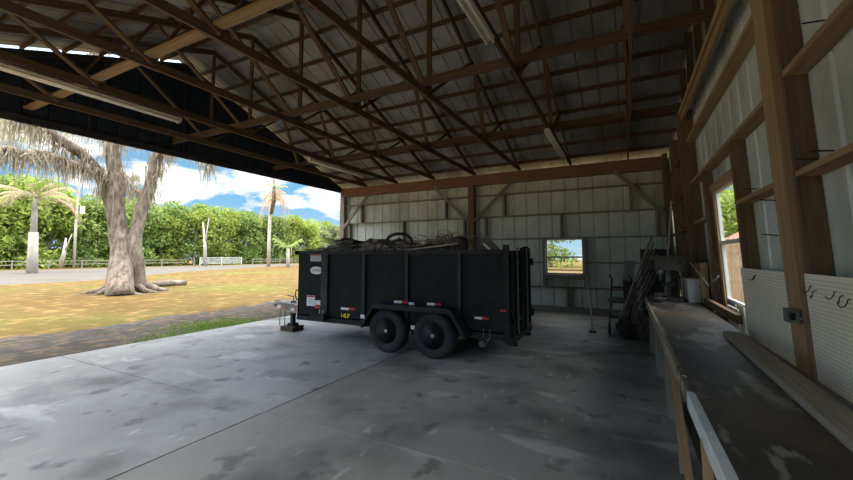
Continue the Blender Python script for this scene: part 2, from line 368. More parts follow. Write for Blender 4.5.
board('timber_post', (-9.86, 11.82, -.1), (-9.86, 11.82, 3.91), .2, .18, WOODG, 'weathered corner post where the back wall meets the open side', 'post', up=(0, 1, 0))
board('timber_post', (-4.455, 11.80, 0), (-4.455, 11.80, 3.91), .2, .2, WOOD, 'heavy timber post in the middle of the back wall', 'post', up=(0, 1, 0))
board('timber_post', (1.06, 11.78, 0), (1.0, 11.78, 4.3), .12, .2, WOOD, 'dark red-brown corner post between back wall and right wall', 'post', up=(0, 1, 0))
for a, b, l in (((-8.58, 3.95), (-9.82, 2.66), 'long diagonal brace from beam down to the left corner post'), ((-5.80, 3.95), (-4.52, 2.70), 'diagonal brace from beam down to the left side of the middle post'),
                ((-3.05, 3.97), (-4.36, 2.74), 'diagonal brace from beam down to the right side of the middle post'), ((-.22, 3.98), (1.02, 2.62), 'diagonal brace from beam down to the right corner post')):
    board('diagonal_brace', (a[0], 11.74, a[1]), (b[0], 11.74, b[1]), .04, .10, WOODG, l, 'brace', 'diagonal braces on the back wall', up=(1, 0, 1) if a[0] < b[0] else (-1, 0, 1))
for x, z0, z1, l in ((-8.97, 2.87, 3.54, 'by the left corner brace'), (-9.55, 2.15, 2.83, 'low beside the left corner post'), (-7.1, 2.15, 2.83, 'above the trailer left of centre'), (-5.42, 2.87, 3.54, 'behind the brace left of the middle post'), (-4.75, 2.15, 2.83, 'tight against the left of the middle post'),
                     (-3.38, 2.87, 3.54, 'behind the brace right of the middle post'), (-4.0, 2.15, 2.83, 'just right of the middle post'), (-1.67, 2.15, 2.83, 'above the back window'), (.17, 2.87, 3.54, 'behind the brace at the right corner'), (.77, 2.15, 2.83, 'beside the right corner post'), (-1.55, .08, .66, 'under the back window')):
    board('blocking_stud', (x, 11.87, z0), (x, 11.87, z1), .06, .14, WOODG, f'short blocking stud between two back wall girts {l}', 'stud', 'short studs in the back wall', up=(0, 1, 0))

def window(n, mk, u0, u1, z0, z1, zm, label, mat, low, FD=(-.04, .05)):
    """window with frame, rails, panes; mk(u, depth, z) -> point"""
    r = empty(f'window_{n}', mk((u0 + u1) / 2, 0, z0), label, 'window'); r['kind'] = 'structure'
    def bx(u_a, u_b, d0, d1, za, zb):
        q = MB(); P = [mk(u_a, d0, za), mk(u_b, d0, za), mk(u_b, d1, za), mk(u_a, d1, za), mk(u_a, d0, zb), mk(u_b, d0, zb), mk(u_b, d1, zb), mk(u_a, d1, zb)]
        return q.hexa([Vector(p) for p in P], abs(zb - za))
    f = .035
    for a in ((u0, u0 + f, z0, z1), (u1 - f, u1, z0, z1), (u0 + f, u1 - f, z1 - f, z1), (u0 + f, u1 - f, z0, z0 + f)):
        bx(a[0], a[1], FD[0], FD[1], a[2], a[3]).build('window_frame', mat, r)
    bx(u0 + f, u1 - f, -.02, .03, zm - .025, zm + .02).build('meeting_rail', mat, r)
    if low: bx(u0 + f, u1 - f, -.01, .02, z0 + .10, z0 + .135).build('bottom_rail', mat, r)
    for za, zb in ((z0 + f, zm - .025), (zm + .02, z1 - f)): bx(u0 + f, u1 - f, .008, .012, za, zb).build('pane', GLASS, r)
    return r
window(1, lambda u, d, z: Vector((u, YB + .04 + d, z)), *WBX, *WBZ, 1.57, 'sash window in the back wall looking out on sunlit grass', ALU, True)
for nm, a, b, w, h, l in (('window_trim', (WBX[0] - .04, 11.86, .70), (WBX[0] - .04, 11.86, 2.11), .08, .14, 'left upright of the back window casing'), ('window_trim', (WBX[1] + .04, 11.86, .70), (WBX[1] + .04, 11.86, 2.11), .08, .14, 'right upright of the back window casing'),
                          ('window_sill', (WBX[0] - .08, 11.85, 1.0), (WBX[1] + .08, 11.85, 1.0), .16, .12, 'thick timber sill under the back window')):
    board(nm, a, b, w, h, WOODG, l, 'window trim', up=(0, 1, 0) if a[0] == b[0] else (0, 0, 1))
window(2, lambda u, d, z: LEAN(Vector((1.17 + d, u, z))), *WRY, *WRZ, 1.78, 'tall sash window in the right wall above the workbench', WHITE, False, (-.015, .02))

# right wall frame
def rw(name, a, b, w, h, mat, label, cat, group=None, up=(0, 0, 1)): return board(name, a, b, w, h, mat, label, cat, group, up, fn=LEAN)
UPX = (1, 0, 0)
gG = 'right wall girts'
def girt(y0, y1, z, label, mat=WOOD, x0=1.06, t=.04): rw('wall_girt', ((x0 + 1.185) / 2, y0, z), ((x0 + 1.185) / 2, y1, z), 1.185 - x0, t, mat, label, 'girt', gG)
for z, w in ((2.15, 'at eye level'), (2.85, 'in the middle'), (3.5, 'highest up')): girt(YF + .1, 3.4, z, f'girt on the right wall nearest the camera, {w}', WOODL if z < 3 else WOOD)
girt(3.72, 4.98, 2.15, 'short girt on the right wall over the left pegboard, beside the window', WOODL)
girt(6.69, 7.7, 2.15, 'short girt left of the side window, running to the far double post', WOODL)
girt(3.72, 7.7, 2.82, 'long girt passing just above the side window', WOODL)
girt(3.72, 7.7, 3.54, 'long girt second above the side window', WOODL)
rw('ledger_board', (1.04, 3.72, 3.95), (1.04, 7.7, 3.95), .04, .09, WOODL, 'bright ledger board at the top of the right wall, lower of two', 'ledger board', 'top ledger boards')
rw('ledger_board', (1.02, 3.72, 4.04), (1.02, 7.7, 4.04), .05, .07, WOODL, 'bright ledger board at the top of the right wall, upper of two', 'ledger board', 'top ledger boards')
for z, w in ((1.48, 'lowest, behind the old machinery'), (2.12, 'second up'), (2.80, 'third up'), (3.5, 'highest')): girt(8.0, 11.7, z, f'girt in the far bay of the right wall, {w}')
rw('timber_post', (1.09, 3.58, 0), (1.09, 3.58, 4.1), .24, .14, WOODL, 'big golden timber post on the right wall between the two pegboards', 'post', up=UPX)
rw('wall_stud', (1.125, 3.42, 0), (1.125, 3.42, 4.1), .04, .125, WOOD, 'wide stud nailed to the near side of the big post between the pegboards', 'stud', up=UPX)
rw('wall_stud', (1.125, 4.98, 0), (1.125, 4.98, 2.8), .09, .125, WOOD, 'dark upright stud at the near side of the tall side window', 'stud', up=UPX)
rw('wall_stud', (1.125, 6.66, 0), (1.125, 6.66, 2.8), .05, .125, WOOD, 'upright stud at the far side of the tall side window', 'stud', up=UPX)
rw('timber_post', (1.075, 7.86, 0), (1.075, 7.86, 4.1), .16, .2, WOOD, 'heavy timber post on the right wall beyond the side window', 'post', up=UPX)
rw('wall_stud', (1.13, 7.735, 0), (1.13, 7.735, 4.1), .045, .115, WOOD, 'stud fixed to the near side of the post beyond the side window', 'stud', up=UPX)
rw('timber_post', (1.1, 9.7, 0), (1.1, 9.7, 4.1), .12, .15, WOOD, 'upright post in the far bay of the right wall, near the corner', 'post', up=UPX)
rw('wall_stud', (1.13, 10.7, 1.5), (1.13, 10.7, 3.5), .04, .11, WOOD, 'narrow stud in the far bay next to the corner post', 'stud', up=UPX)
for k, (y0, y1, za, zb, l) in enumerate(((6.40, 6.52, .93, 2.48, 'far upright of the side window casing'),)):
    rw('window_trim', (1.145, (y0 + y1) / 2, za), (1.145, (y0 + y1) / 2, zb), y1 - y0, .03, WOODL, l, 'window trim', up=UPX)
rw('window_trim', (1.14, 5.03, 2.53), (1.14, 6.52, 2.53), .05, .09, WOODL, 'head board over the side window', 'window trim')
for k, y in enumerate((4.6, 5.5, 6.4, 7.3, 8.2, 9.1, 10)):
    MBx = MB().box(1.12, 1.22, y - .03, y + .03, 4.12, ZS(y) - .1); 
    tag(MBx.bevel(.004).build('gable_stud', WOODT, loc=(1.17, y, 4.2)), f'gable stud above the right wall, {ORD[k]} counting away from the camera', 'stud', 'studs in the right gable')

# ------------------------------------------------------------------ helpers for placing things where the photo shows them
def RAY(x, y): return CF * FPX + CR * (x - PCX) + CU * (PCY - y)
CAM = Vector((0, 0, EYE))
def ATY(x, y, Y): r = RAY(x, y); return CAM + r * (Y / r.y)
def ATX(x, y, X): r = RAY(x, y); return CAM + r * (X / r.x)
def ATD(x, y, v): return CAM + RAY(x, y) * (v / FPX)
def GND(x, y): r = RAY(x, y); return CAM + r * (-EYE / r.z)

# ------------------------------------------------------------------ outdoors: ground, road
GRASS = overlay(overlay(overlay(material('dry_grass_and_leaves', (.092, .057, .020), (.132, .092, .034), scale=.35, rough=.95, detail=12, spec=.05, lo=.3, hi=.7, bump=.3), (.105, .11, .028), .13, .50, .66, amount=.75, detail=8),
        (.30, .19, .08), 1.9, .52, .72, amount=.7, detail=10), (.19, .155, .08), 9.0, .60, .72, amount=.6, detail=8)
SHADED_DIRT = overlay(material('shaded_sandy_dirt', (.06, .055, .05), (.10, .092, .083), scale=1.6, rough=.95, detail=12, spec=.05, bump=.4), (.20, .14, .08), 4, .5, .68, amount=.8, detail=10)  # dirt colour lowered to carry the building's shade
ROAD = overlay(material('pale_gravel', (.105, .097, .088), (.135, .125, .114), scale=.6, rough=.95, detail=8, spec=.05), (.085, .08, .045), .3, .55, .7, amount=.6)
q = MB(); q.box(-170, XS, -90, 170, -.5, -.05); q.box(XS, 120, YB + .06, 170, -.5, -.05); q.box(XR + .06, 120, -90, YB + .06, -.5, -.05); q.box(XS, XR + .06, -90, YF - .06, -.5, -.05)
struct(q.build('floor_ground', GRASS)).name = 'ground'
# dirt apron beside the slab, its ragged edge doubling as the shadow edge
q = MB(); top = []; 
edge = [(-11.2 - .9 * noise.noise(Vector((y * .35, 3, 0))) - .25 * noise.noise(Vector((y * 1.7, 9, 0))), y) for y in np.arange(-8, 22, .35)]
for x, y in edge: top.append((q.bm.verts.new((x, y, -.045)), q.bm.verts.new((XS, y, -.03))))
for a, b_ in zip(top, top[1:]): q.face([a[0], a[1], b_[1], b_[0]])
tag(q.build('shaded_dirt_apron', SHADED_DIRT), 'bare sandy dirt strip, darkened as shade, between the concrete slab and the dry grass', 'dirt', kind='stuff')
q = MB(); L1 = []; 
for y in np.arange(-60, 150, 3.0):
    xa = float(np.interp(y, [-60, 14, 24, 38, 60, 150], [-31, -33, -42, -49, -58, -62])) + 1.1 * noise.noise(Vector((y * .08, 1, 0))); xb = -61 - .03 * y + 1.2 * noise.noise(Vector((y * .07, 7, 0)))
    xa = max(xa, xb + 3.5)
    L1.append((q.bm.verts.new((xa, y, -.02)), q.bm.verts.new((xb, y, -.02)), q.bm.verts.new((xa + .8, y, -.05)), q.bm.verts.new((xb - .8, y, -.05))))
for a, b_ in zip(L1, L1[1:]):
    q.face([a[0], a[1], b_[1], b_[0]]); q.face([a[2], a[0], b_[0], b_[2]]); q.face([a[1], a[3], b_[3], b_[1]])
struct(q.build('trim_2', ROAD)).name = 'road'

# ------------------------------------------------------------------ foliage
def leafmat(n, c1, c2, tr=.35, tint=.22): return material(n, c1, c2, scale=.9, rough=.8, detail=4, trans=tr, tint=tint, spec=.1)
LEAF = [leafmat('bright_leaves', (.23, .31, .055), (.35, .41, .11)), leafmat('mid_leaves', (.16, .24, .06), (.27, .35, .11)), leafmat('grey_green_leaves', (.25, .30, .15), (.37, .41, .23))]
BARK = overlay(material('oak_bark', (.09, .07, .055), (.27, .22, .18), scale=7, rough=.95, detail=10, stretch=(1, 1, .35), bump=.6), (.36, .33, .28), 2.2, .58, .72, amount=.6)
BARK2 = material('pale_bark', (.42, .38, .32), (.56, .52, .45), scale=3, rough=.9, stretch=(1, 1, .4))
def leaves(name, P, size, mat, parent=None, loc=(0, 0, 0), seed=0, flat=0.0):
    """one leaf quad (two triangles, slightly folded) at every point of P"""
    R = np.random.RandomState(seed); n = len(P); P = np.asarray(P)
    a = R.normal(size=(n, 3)); a[:, 2] *= (1 - flat); a /= np.linalg.norm(a, axis=1)[:, None]
    b = np.cross(a, R.normal(size=(n, 3))); b /= np.linalg.norm(b, axis=1)[:, None]
    s = size * R.uniform(.6, 1.3, n)[:, None]; c = np.cross(a, b)
    V = np.stack([P - a * s, P - b * s * .5 + c * s * .15, P + a * s, P + b * s * .5 + c * s * .15], 1).reshape(-1, 3)
    F = np.arange(4 * n).reshape(-1, 4)
    me = bpy.data.meshes.new(name); me.from_pydata(V.tolist(), [], F.tolist()); me.materials.append(mat)
    o = bpy.data.objects.new(name, me); COL.objects.link(o); o.location = loc; o.parent = parent
    return o
def crown_pts(n, H, Wd, seed, low=.02):
    R = np.random.RandomState(seed); nb = 26; C_ = []
    for i in range(nb):
        h = R.uniform(low, .93); w = Wd * math.sin(math.pi * min(.98, .25 + h * .72)) ** .8; a = R.uniform(0, 6.28); r = w * math.sqrt(R.uniform(0, 1)) * .8
        C_.append((r * math.cos(a), r * math.sin(a), h * H, R.uniform(.10, .2) * H))
    out = []
    for cx, cy, cz, r in C_:
        d = R.normal(size=(n // nb, 3)); d /= np.linalg.norm(d, axis=1)[:, None]; rad = r * R.uniform(.55, 1.08, n // nb)[:, None]
        out.append(np.array([cx, cy, cz]) + d * rad * np.array([1.05, 1.05, .85]))
    P = np.concatenate(out); P[:, 2] = np.clip(P[:, 2], .05, H); return P
protos = []
for k in range(5):
    r = empty('broadleaf_tree', (0, 0, -.05), '', 'tree', 'trees in the wood beyond the road')
    leaves('foliage', crown_pts(4600, 11, 4.2, 20 + k), .30, LEAF[(0, 1, 2, 0, 1)[k]], r, seed=k)
    tq = MB(); tq.tube([(0, 0, 0), (.2, .1, 3), (-.2, 0, 6), (.1, .2, 9)], [.24, .2, .14, .05], 8); random.seed(k)
    for i in range(6):
        z = 3 + i; a = i * 2.2 + k; tq.tube([(0, 0, z), (1.2 * math.cos(a), 1.2 * math.sin(a), z + 1), (2.4 * math.cos(a), 2.4 * math.sin(a), z + 1.6)], [.1, .07, .03], 6)
    tq.build('trunk', BARK2, r); protos.append(r)
KIND = ['bright yellow-green', 'mid green', 'grey-green', 'light green', 'deeper green']
spots = []
random.seed(12)
for k in range(40): spots.append((-71 - (k % 2) * 2.5 + random.uniform(-1, 1), -6 + k * 2.75 + random.uniform(-.6, .6), k))
for k in range(16): spots.append((-81 + random.uniform(-1, 1), -8 + k * 7.6, k))
for x, y in ((-17, 63), (-10, 60), (-3, 62), (4, 60), (7.0, 33), (9.5, 44), (11.5, 52), (13, 36), (18, 47), (28, 55), (22, 40)): spots.append((x, y, len(spots)))
NUM = ORD + ['fourteenth', 'fifteenth', 'sixteenth', 'seventeenth', 'eighteenth', 'nineteenth', 'twentieth'] + ['twenty-' + o for o in ORD[:9]] + ['thirtieth'] + ['thirty-' + o for o in ORD[:9]] + ['fortieth']
for i, (x, y, k) in enumerate(spots):
    pk = (i * 2 + (i // 3)) % 5
    if i < 56: pk = (0, 3, 1, 0, 4)[i % 5] if y < 62 else (2, 3, 2, 0, 2)[i % 5]
    t = protos[pk] if protos[pk].get('label') == '' else copy_tree(protos[pk])
    if i < 40: where = f'tree, {NUM[i]} from the left in the front row beyond the road'
    elif i < 56: where = f'tree, {NUM[i - 40]} from the left in the back row beyond the road'
    elif i < 60: where = f'tree far behind the back wall, {ORD[i - 56]} counting from the left'
    else: where = f'tree behind the board fence, {ORD[i - 60]} counting from the left'
    t['label'] = f'{KIND[pk]} {where}'; t['group'] = 'trees beyond the road' if i < 56 else 'trees behind the barn'
    t.location = (x, y, -.05); t.rotation_euler.z = random.uniform(0, 6.28)
    s_ = random.uniform(.88, 1.1) * (1.12 if y < 30 else 1.02) * (1.12 if 40 <= i < 56 else 1); t.scale = (s_ * .95, s_ * .95, s_ * (.95 if i < 60 else .62))

# ------------------------------------------------------------------ big oak with hanging moss
MOSS = material('spanish_moss', (.27, .245, .175), (.42, .38, .29), scale=3, rough=.95, trans=.3, spec=.05)
O0 = GND(121, 292); O = empty('live_oak', (O0.x, O0.y, -.05), 'huge twin-trunked oak hung with grey moss, outside the open side', 'tree')
def wob(pts, n=4, amp=.12, seed=0):
    out = []; P = [Vector(p) for p in pts]
    for i in range(len(P) - 1):
        p0 = P[max(i - 1, 0)]; p1 = P[i]; p2 = P[i + 1]; p3 = P[min(i + 2, len(P) - 1)]
        for k in range(n):
            t = k / n; v = .5 * ((2 * p1) + (-p0 + p2) * t + (2 * p0 - 5 * p1 + 4 * p2 - p3) * t * t + (-p0 + 3 * p1 - 3 * p2 + p3) * t ** 3)
            out.append(v + noise.noise_vector(v * .8 + Vector((seed, 0, 0))) * amp)
    out.append(P[-1]); return out
def rlerp(rs, n): 
    out = []
    for i in range(len(rs) - 1): out += [rs[i] + (rs[i + 1] - rs[i]) * k / n for k in range(n)]
    return out + [rs[-1]]
limbs = []
def limb(pts, rs, name='limb', seed=0, parent=O):
    P = wob(pts, 4, .10, seed); r = rlerp(rs, 4); q = MB(); q.tube(P, r, 12)
    for v in q.bm.verts: v.co += v.co.normalized() * 0 + noise.noise_vector(v.co * 2.2) * .045
    limbs.append(P); return q.build(name, BARK, parent, smooth=True)
D = 17.0
def OD(x, y, dv=0): return ATD(x, y, D + dv)
b0 = Vector((O0.x, O0.y, -.1))
limb([GND(121, 294) + Vector((0, 0, -.1)), OD(119, 250), OD(117, 200), OD(113, 160), OD(110, 125, -.3), OD(104, 85, -.6), OD(92, 40, -1)], [.54, .38, .33, .30, .27, .23, .14], 'trunk', 1)
limb([GND(137, 291) + Vector((0, 0, -.1)), OD(134, 255, .2), OD(137, 225, .4), OD(146, 195, .6), OD(158, 160, .8), OD(172, 130, 1), OD(196, 95, 1.3), OD(235, 70, 1.5)], [.42, .31, .26, .24, .23, .20, .16, .10], 'trunk', 2)
limb([OD(113, 205), OD(104, 183), OD(85, 158, -.8), OD(62, 142, -1.6), OD(36, 124, -2.2), OD(-10, 112, -2.8)], [.28, .24, .21, .19, .16, .10], seed=3)
limb([OD(90, 168, -.7), OD(70, 162, -1.5), OD(45, 154, -2.3), OD(22, 152, -3), OD(5, 147, -3.4), OD(-25, 160, -4)], [.15, .14, .13, .11, .09, .06], seed=4)
limb([OD(146, 198, .6), OD(130, 185, 1.4), OD(124, 172, 1.8)], [.10, .07, .03], seed=5)
limb([OD(160, 155, .8), OD(185, 138, .2), OD(205, 148, 0), OD(214, 168, 0)], [.14, .09, .06, .025], seed=6)
limb([OD(113, 150), OD(128, 125, 1), OD(150, 100, 2)], [.16, .13, .08], seed=7)
for k in range(9):
    a = 2 * math.pi * k / 9 + .3; c = b0 + Vector((0, .3, .12)); rr_ = .55 + .1 * (k % 3)
    q = MB().tube([c + Vector((math.cos(a) * rr_ * .6, math.sin(a) * rr_ * .9, .25)), c + Vector((math.cos(a) * rr_ * 1.5, math.sin(a) * rr_ * 1.7, .02)), c + Vector((math.cos(a + .3) * rr_ * 2.6, math.sin(a + .3) * rr_ * 2.6, -.12))], [.2, .12, .04], 8)
    q.build('surface_root', BARK, O, smooth=True)
random.seed(5)
def moss_mesh(anchors, nm, parent, lmin=.4, lmax=1.3, per=4):
    V = []; F = []
    for p in anchors:
        L0 = random.uniform(lmin, lmax) * random.choice((.5, .8, 1, 1))
        for s in range(per):
            L = L0 * random.uniform(.5, 1.1); w = random.uniform(.010, .030); a = random.uniform(0, 3.14); ux, uy = math.cos(a), math.sin(a)
            x, y, z = p.x + random.gauss(0, .09), p.y + random.gauss(0, .09), p.z; base = len(V); dx = random.gauss(0, .04); dy = random.gauss(0, .04); ns = 4
            for i in range(ns + 1):
                t = i / ns; ww = w * (1.15 - t) * (1 + .5 * math.sin(i * 2.3 + a * 5)); cx = x + dx * i + .03 * math.sin(i * 1.7 + a); cy = y + dy * i
                V += [(cx - ux * ww, cy - uy * ww, z - L * t), (cx + ux * ww, cy + uy * ww, z - L * t)]
            for i in range(ns): F.append((base + 2 * i, base + 2 * i + 1, base + 2 * i + 3, base + 2 * i + 2))
    org = Vector(parent.location)
    me = bpy.data.meshes.new(nm); me.from_pydata([(a - org.x, b - org.y, c - org.z) for a, b, c in V], [], F); me.materials.append(MOSS)
    o = bpy.data.objects.new(nm, me); COL.objects.link(o); o.parent = parent; o['kind'] = 'stuff'; return o
anc = []
for li, P in enumerate(limbs):
    for i in range(len(P) - 1):
        if P[i].z < 4.2: continue
        for k in range(8 if li > 1 else 7): anc.append(P[i].lerp(P[i + 1], random.random()) + Vector((random.gauss(0, .2), random.gauss(0, .2), random.uniform(-.15, .15))))
moss_mesh(anc, 'hanging_moss', O, .4, 1.5)
anc = []
for cx, cy, n, sp in ((30, 118, 60, 22), (10, 130, 60, 14), (50, 130, 50, 16), (85, 130, 40, 12), (115, 135, 50, 12), (130, 138, 50, 14), (185, 135, 40, 12), (207, 142, 25, 8), (75, 150, 20, 6), (-10, 140, 40, 12), (255, 150, 8, 4)):
    for k in range(int(n * .45)): anc.append(OD(random.gauss(cx, sp), cy + random.gauss(0, 9) - 6, random.uniform(-2.5, 1.5)))
moss_mesh(anc, 'hanging_moss', O, .5, 1.6, 4)
pts = []
for k in range(26):
    c = OD(random.uniform(-30, 260), random.uniform(60, 140), random.uniform(-3, 3)); pts.append(np.array(c) + NR.normal(size=(130, 3)) * [.7, .7, .3])
for c in (OD(15, 135, -2), OD(45, 128, -1), OD(72, 130, 0), OD(30, 150, -2), OD(3, 165, -2)): pts.append(np.array(c) + NR.normal(size=(110, 3)) * [.6, .6, .35])
leaves('foliage', np.concatenate(pts) - np.array(O.location), .05, LEAF[2], O, seed=9)

# ------------------------------------------------------------------ palms, poles, fence
FROND = material('dead_frond', (.36, .29, .19), (.50, .42, .29), scale=4, rough=.9, trans=.3, spec=.05); FGREEN = leafmat('palm_frond', (.26, .36, .10), (.40, .48, .18)); ORANGEF = material('orange_dead_frond', (.52, .30, .10), (.66, .42, .17), scale=4, rough=.9, trans=.3)
def frond(c, az, L, droop, mat, parent, rise=.5, wd=.35, nl=16, name='frond'):
    q = MB(); pts = []
    for i in range(9):
        t = i / 8; r = L * t; pts.append(Vector((c.x + r * math.cos(az) * (1 - .25 * t * t), c.y + r * math.sin(az) * (1 - .25 * t * t), c.z + rise * L * t - droop * L * t * t)))
    q.tube(pts, [.035 - .003 * i for i in range(9)], 5)
    for i in range(nl):
        t = .15 + .85 * i / nl; j = min(int(t * 8), 7); p = pts[j].lerp(pts[j + 1], t * 8 - j); sdv = Vector((-math.sin(az), math.cos(az), 0))
        for s in (-1, 1):
            e_ = p + sdv * s * wd * (1.1 - .6 * t) + Vector((math.cos(az) * .25, math.sin(az) * .25, -.35 * wd - random.random() * .25)); w = Vector((math.cos(az), math.sin(az), 0)) * .035
            q.face([q.bm.verts.new(p - w), q.bm.verts.new(p + w), q.bm.verts.new(e_)])
    return q.build(name, mat, parent)
g0 = GND(32, 273); PL = empty('palm_tree', (g0.x, g0.y, -.05), 'palm with pale thick trunk and drooping tan dead fronds at far left', 'palm')
v0 = (g0 - CAM).dot(CF)
MB().tube([(g0.x, g0.y, -.1), ATD(33, 250, v0), ATD(33.5, 232, v0)], [.42, .36, .34], 14).build('trunk', BARK2, PL, smooth=True)
MB().tube([ATD(33.5, 234, v0), ATD(35, 205, v0), ATD(36, 196, v0)], [.26, .2, .14], 12).build('crown_shaft', BARK2, PL, smooth=True)
c = ATD(36, 198, v0)
for k in range(26): frond(c, k * 2 * math.pi / 13 + .1, random.uniform(3.0, 4.8), random.uniform(.5, 1.0), FROND if k % 5 else FGREEN, PL, random.uniform(.3, .9), .7, 34)
g1 = GND(74, 268); v1 = (g1 - CAM).dot(CF); UP = empty('utility_pole', (g1.x, g1.y, -.05), 'pale utility pole with a small white box, left of the oak', 'pole')
MB().tube([(g1.x, g1.y, -.1), ATD(75.5, 230, v1), ATD(79, 185, v1), ATD(81, 150, v1)], [.16, .15, .13, .12], 10).build('shaft', BARK2, UP, smooth=True)
p = ATD(82.5, 210, v1); MB().box(p.x - .2, p.x + .2, p.y - .2, p.y + .2, p.z - .5, p.z + .5).bevel(.04).build('pole_box', WHITE, UP)
p = ATD(80, 178, v1); MB().box(p.x - .05, p.x + .05, p.y - .9, p.y + .9, p.z - .06, p.z + .06).build('crossarm', WOODG, UP)
g2 = GND(268.5, 266.2); v2 = (g2 - CAM).dot(CF); CP = empty('cabbage_palm', (g2.x, g2.y, -.05), 'tall thin palm with orange dead fronds hanging under its crown, right of the oak', 'palm')
MB().tube([(g2.x, g2.y, -.1), ATD(269, 240, v2), ATD(270, 215, v2), ATD(271, 205, v2)], [.28, .26, .25, .22], 12).build('trunk', BARK2, CP, smooth=True)
MB().tube([ATD(271, 214, v2), ATD(274, 200, v2), ATD(274, 178, v2)], [.3, .34, .12], 10).build('crown_shaft', BARK, CP, smooth=True)
for k in range(20): frond(ATD(275, 200 - k * .6, v2), k * 2.4, random.uniform(1.8, 3.4), random.uniform(.9, 1.7), ORANGEF if k % 3 else FROND, CP, .3, .6, 26)
for k in range(8): frond(ATD(275, 188, v2), k * 2.4 + 1, random.uniform(1.6, 2.8), random.uniform(.3, .8), FGREEN, CP, .7, .4, 14)
g3 = GND(288, 267); v3 = (g3 - CAM).dot(CF); SP = empty('fan_palm', (g3.x, g3.y, -.05), 'low green fan palm just left of the trailer', 'palm')
MB().tube([(g3.x, g3.y, -.1), ATD(288, 248, v3)], [.25, .2], 10).build('trunk', BARK2, SP, smooth=True)
for k in range(16): frond(ATD(288, 248, v3), k * 2.4, random.uniform(2.2, 3.2), random.uniform(.4, 1.0), FGREEN, SP, random.uniform(.5, 1.1), .4, 14)
# dead bare tree between
for k, (px, py, tx_, ty_, l) in enumerate(((60, 268, 66, 238, 'bare leaning grey trunk in front of the wood, left of the utility pole'), (205, 266, 203, 222, 'bare grey stem with few twigs right of the oak'))):
    g_ = GND(px, py); vv = (g_ - CAM).dot(CF) * .98; q = MB(); q.tube([ATD(px, py + 1, vv), ATD((px + tx_) / 2 + 1, (py + ty_) / 2, vv), ATD(tx_, ty_, vv)], [.3, .22, .08], 8)
    q.tube([ATD((px + tx_) / 2 + 1, (py + ty_) / 2, vv), ATD(tx_ + 6, ty_ - 4, vv)], [.12, .04], 6); tag(q.build('bare_trunk', BARK2, loc=(g_.x, g_.y, 0), smooth=True), l, 'tree')
FW = material('weathered_rail', (.22, .21, .17), (.32, .30, .25), scale=4, rough=.9)
for k in range(22):
    ya, yb = 8 + k * 3.4, 8 + (k + 1) * 3.4; xf = -66.5
    if 40 < (ya + yb) / 2 < 51: continue
    r = empty('fence_panel', (xf, ya, -.05), f'rail fence panel before the wood, {NUM[k]} one counting from the left', 'fence', 'rail fence panels along the wood')
    MB().box(xf - .06, xf + .06, ya - .06, ya + .06, -.1, 1.1).build('post', FW, r)
    for z in (.5, .95): MB().box(xf - .03, xf + .03, ya, yb, z - .05, z + .05).build('rail', FW, r)
r = empty('farm_gate', (-66.5, 45, -.05), 'white tubular farm gate across the track beyond the road', 'gate')
for z in (.25, .45, .65, .85, 1.05, 1.3): MB().tube([(-66.4, 41.5, z), (-66.4, 49.5, z)], .04, 6).build('rail', WHITE, r)
for y in (41.4, 45.5, 49.6): MB().tube([(-66.4, y, -.1), (-66.4, y, 1.4)], .07, 8).build('upright', WHITE, r)
g4 = GND(168, 285.5); tag(MB().tube([g4 + Vector((-.3, -.9, .1)), g4 + Vector((0, 0, .14)), g4 + Vector((.1, .9, .1))], [.15, .18, .13], 10).build('fallen_log', BARK, loc=g4, smooth=True), 'short fallen log on the grass right of the oak', 'log')
# grass tufts and fallen leaves
def tufts(n, fx, h, mat, label, nm, seed):
    R = np.random.RandomState(seed); V = []; F = []
    for i in range(n):
        x, y = fx(R); hh = h * R.uniform(.4, 1.2); a = R.uniform(0, 6.28); w = .012 + .01 * R.rand(); b_ = len(V); lx, ly = R.normal(0, .4, 2) * hh
        V += [(x - math.cos(a) * w, y - math.sin(a) * w, -.06), (x + math.cos(a) * w, y + math.sin(a) * w, -.06), (x + lx, y + ly, -.05 + hh)]; F.append((b_, b_ + 1, b_ + 2))
    me = bpy.data.meshes.new(nm); me.from_pydata(V, [], F); me.materials.append(mat); o = bpy.data.objects.new(nm, me); COL.objects.link(o); tag(o, label, 'grass', kind='stuff'); return o
tufts(700, lambda R: ((-8.15 - abs(R.normal(0, .25))), R.choice((5.0, 5.6, 6.3, 6.1, 4.4)) + R.normal(0, .3)), .09, leafmat('young_grass', (.20, .34, .06), (.34, .44, .12)), 'green weeds growing along the slab edge', 'weeds', 1)
tufts(1300, lambda R: (-8.9 + R.normal(0, .35), 5.9 + R.normal(0, .55)), .07, bpy.data.materials['young_grass'], 'patch of green grass in the shade near the slab', 'grass_patch', 2)
# things outside the windows
r = empty('board_fence', (4, 15.0, -.05), 'tall brown board fence outside the side window', 'fence'); PKT = material('fence_picket', (.30, .20, .12), (.42, .30, .19), scale=5, rough=.85, tint=.15)
for k in range(48):
    x = 1.7 + k * .155; MB().prism([(x, 15, -.05), (x + .145, 15, -.05), (x + .145, 15, 2.08), (x + .11, 15, 2.14), (x + .035, 15, 2.14), (x, 15, 2.08)], (0, .02, 0)).build('picket', PKT, r)
for z in (.4, 1.7): MB().box(1.7, 9.1, 15.02, 15.06, z - .045, z + .045).build('rail', WOODG, r)
r = empty('garden_shed', (6.6, 24, -.05), 'small reddish-brown shed roof showing over the board fence', 'shed')
MB().box(4.6, 6.6, 23, 26, -.05, 2.2).build('wall', WHITE, r); MB().prism([(4.3, 22.8, 2.2), (6.9, 22.8, 2.2), (5.6, 22.8, 3.0)], (0, 3.4, 0)).build('roof', material('red_brown_roof', (.28, .12, .08), (.36, .17, .11)), r)

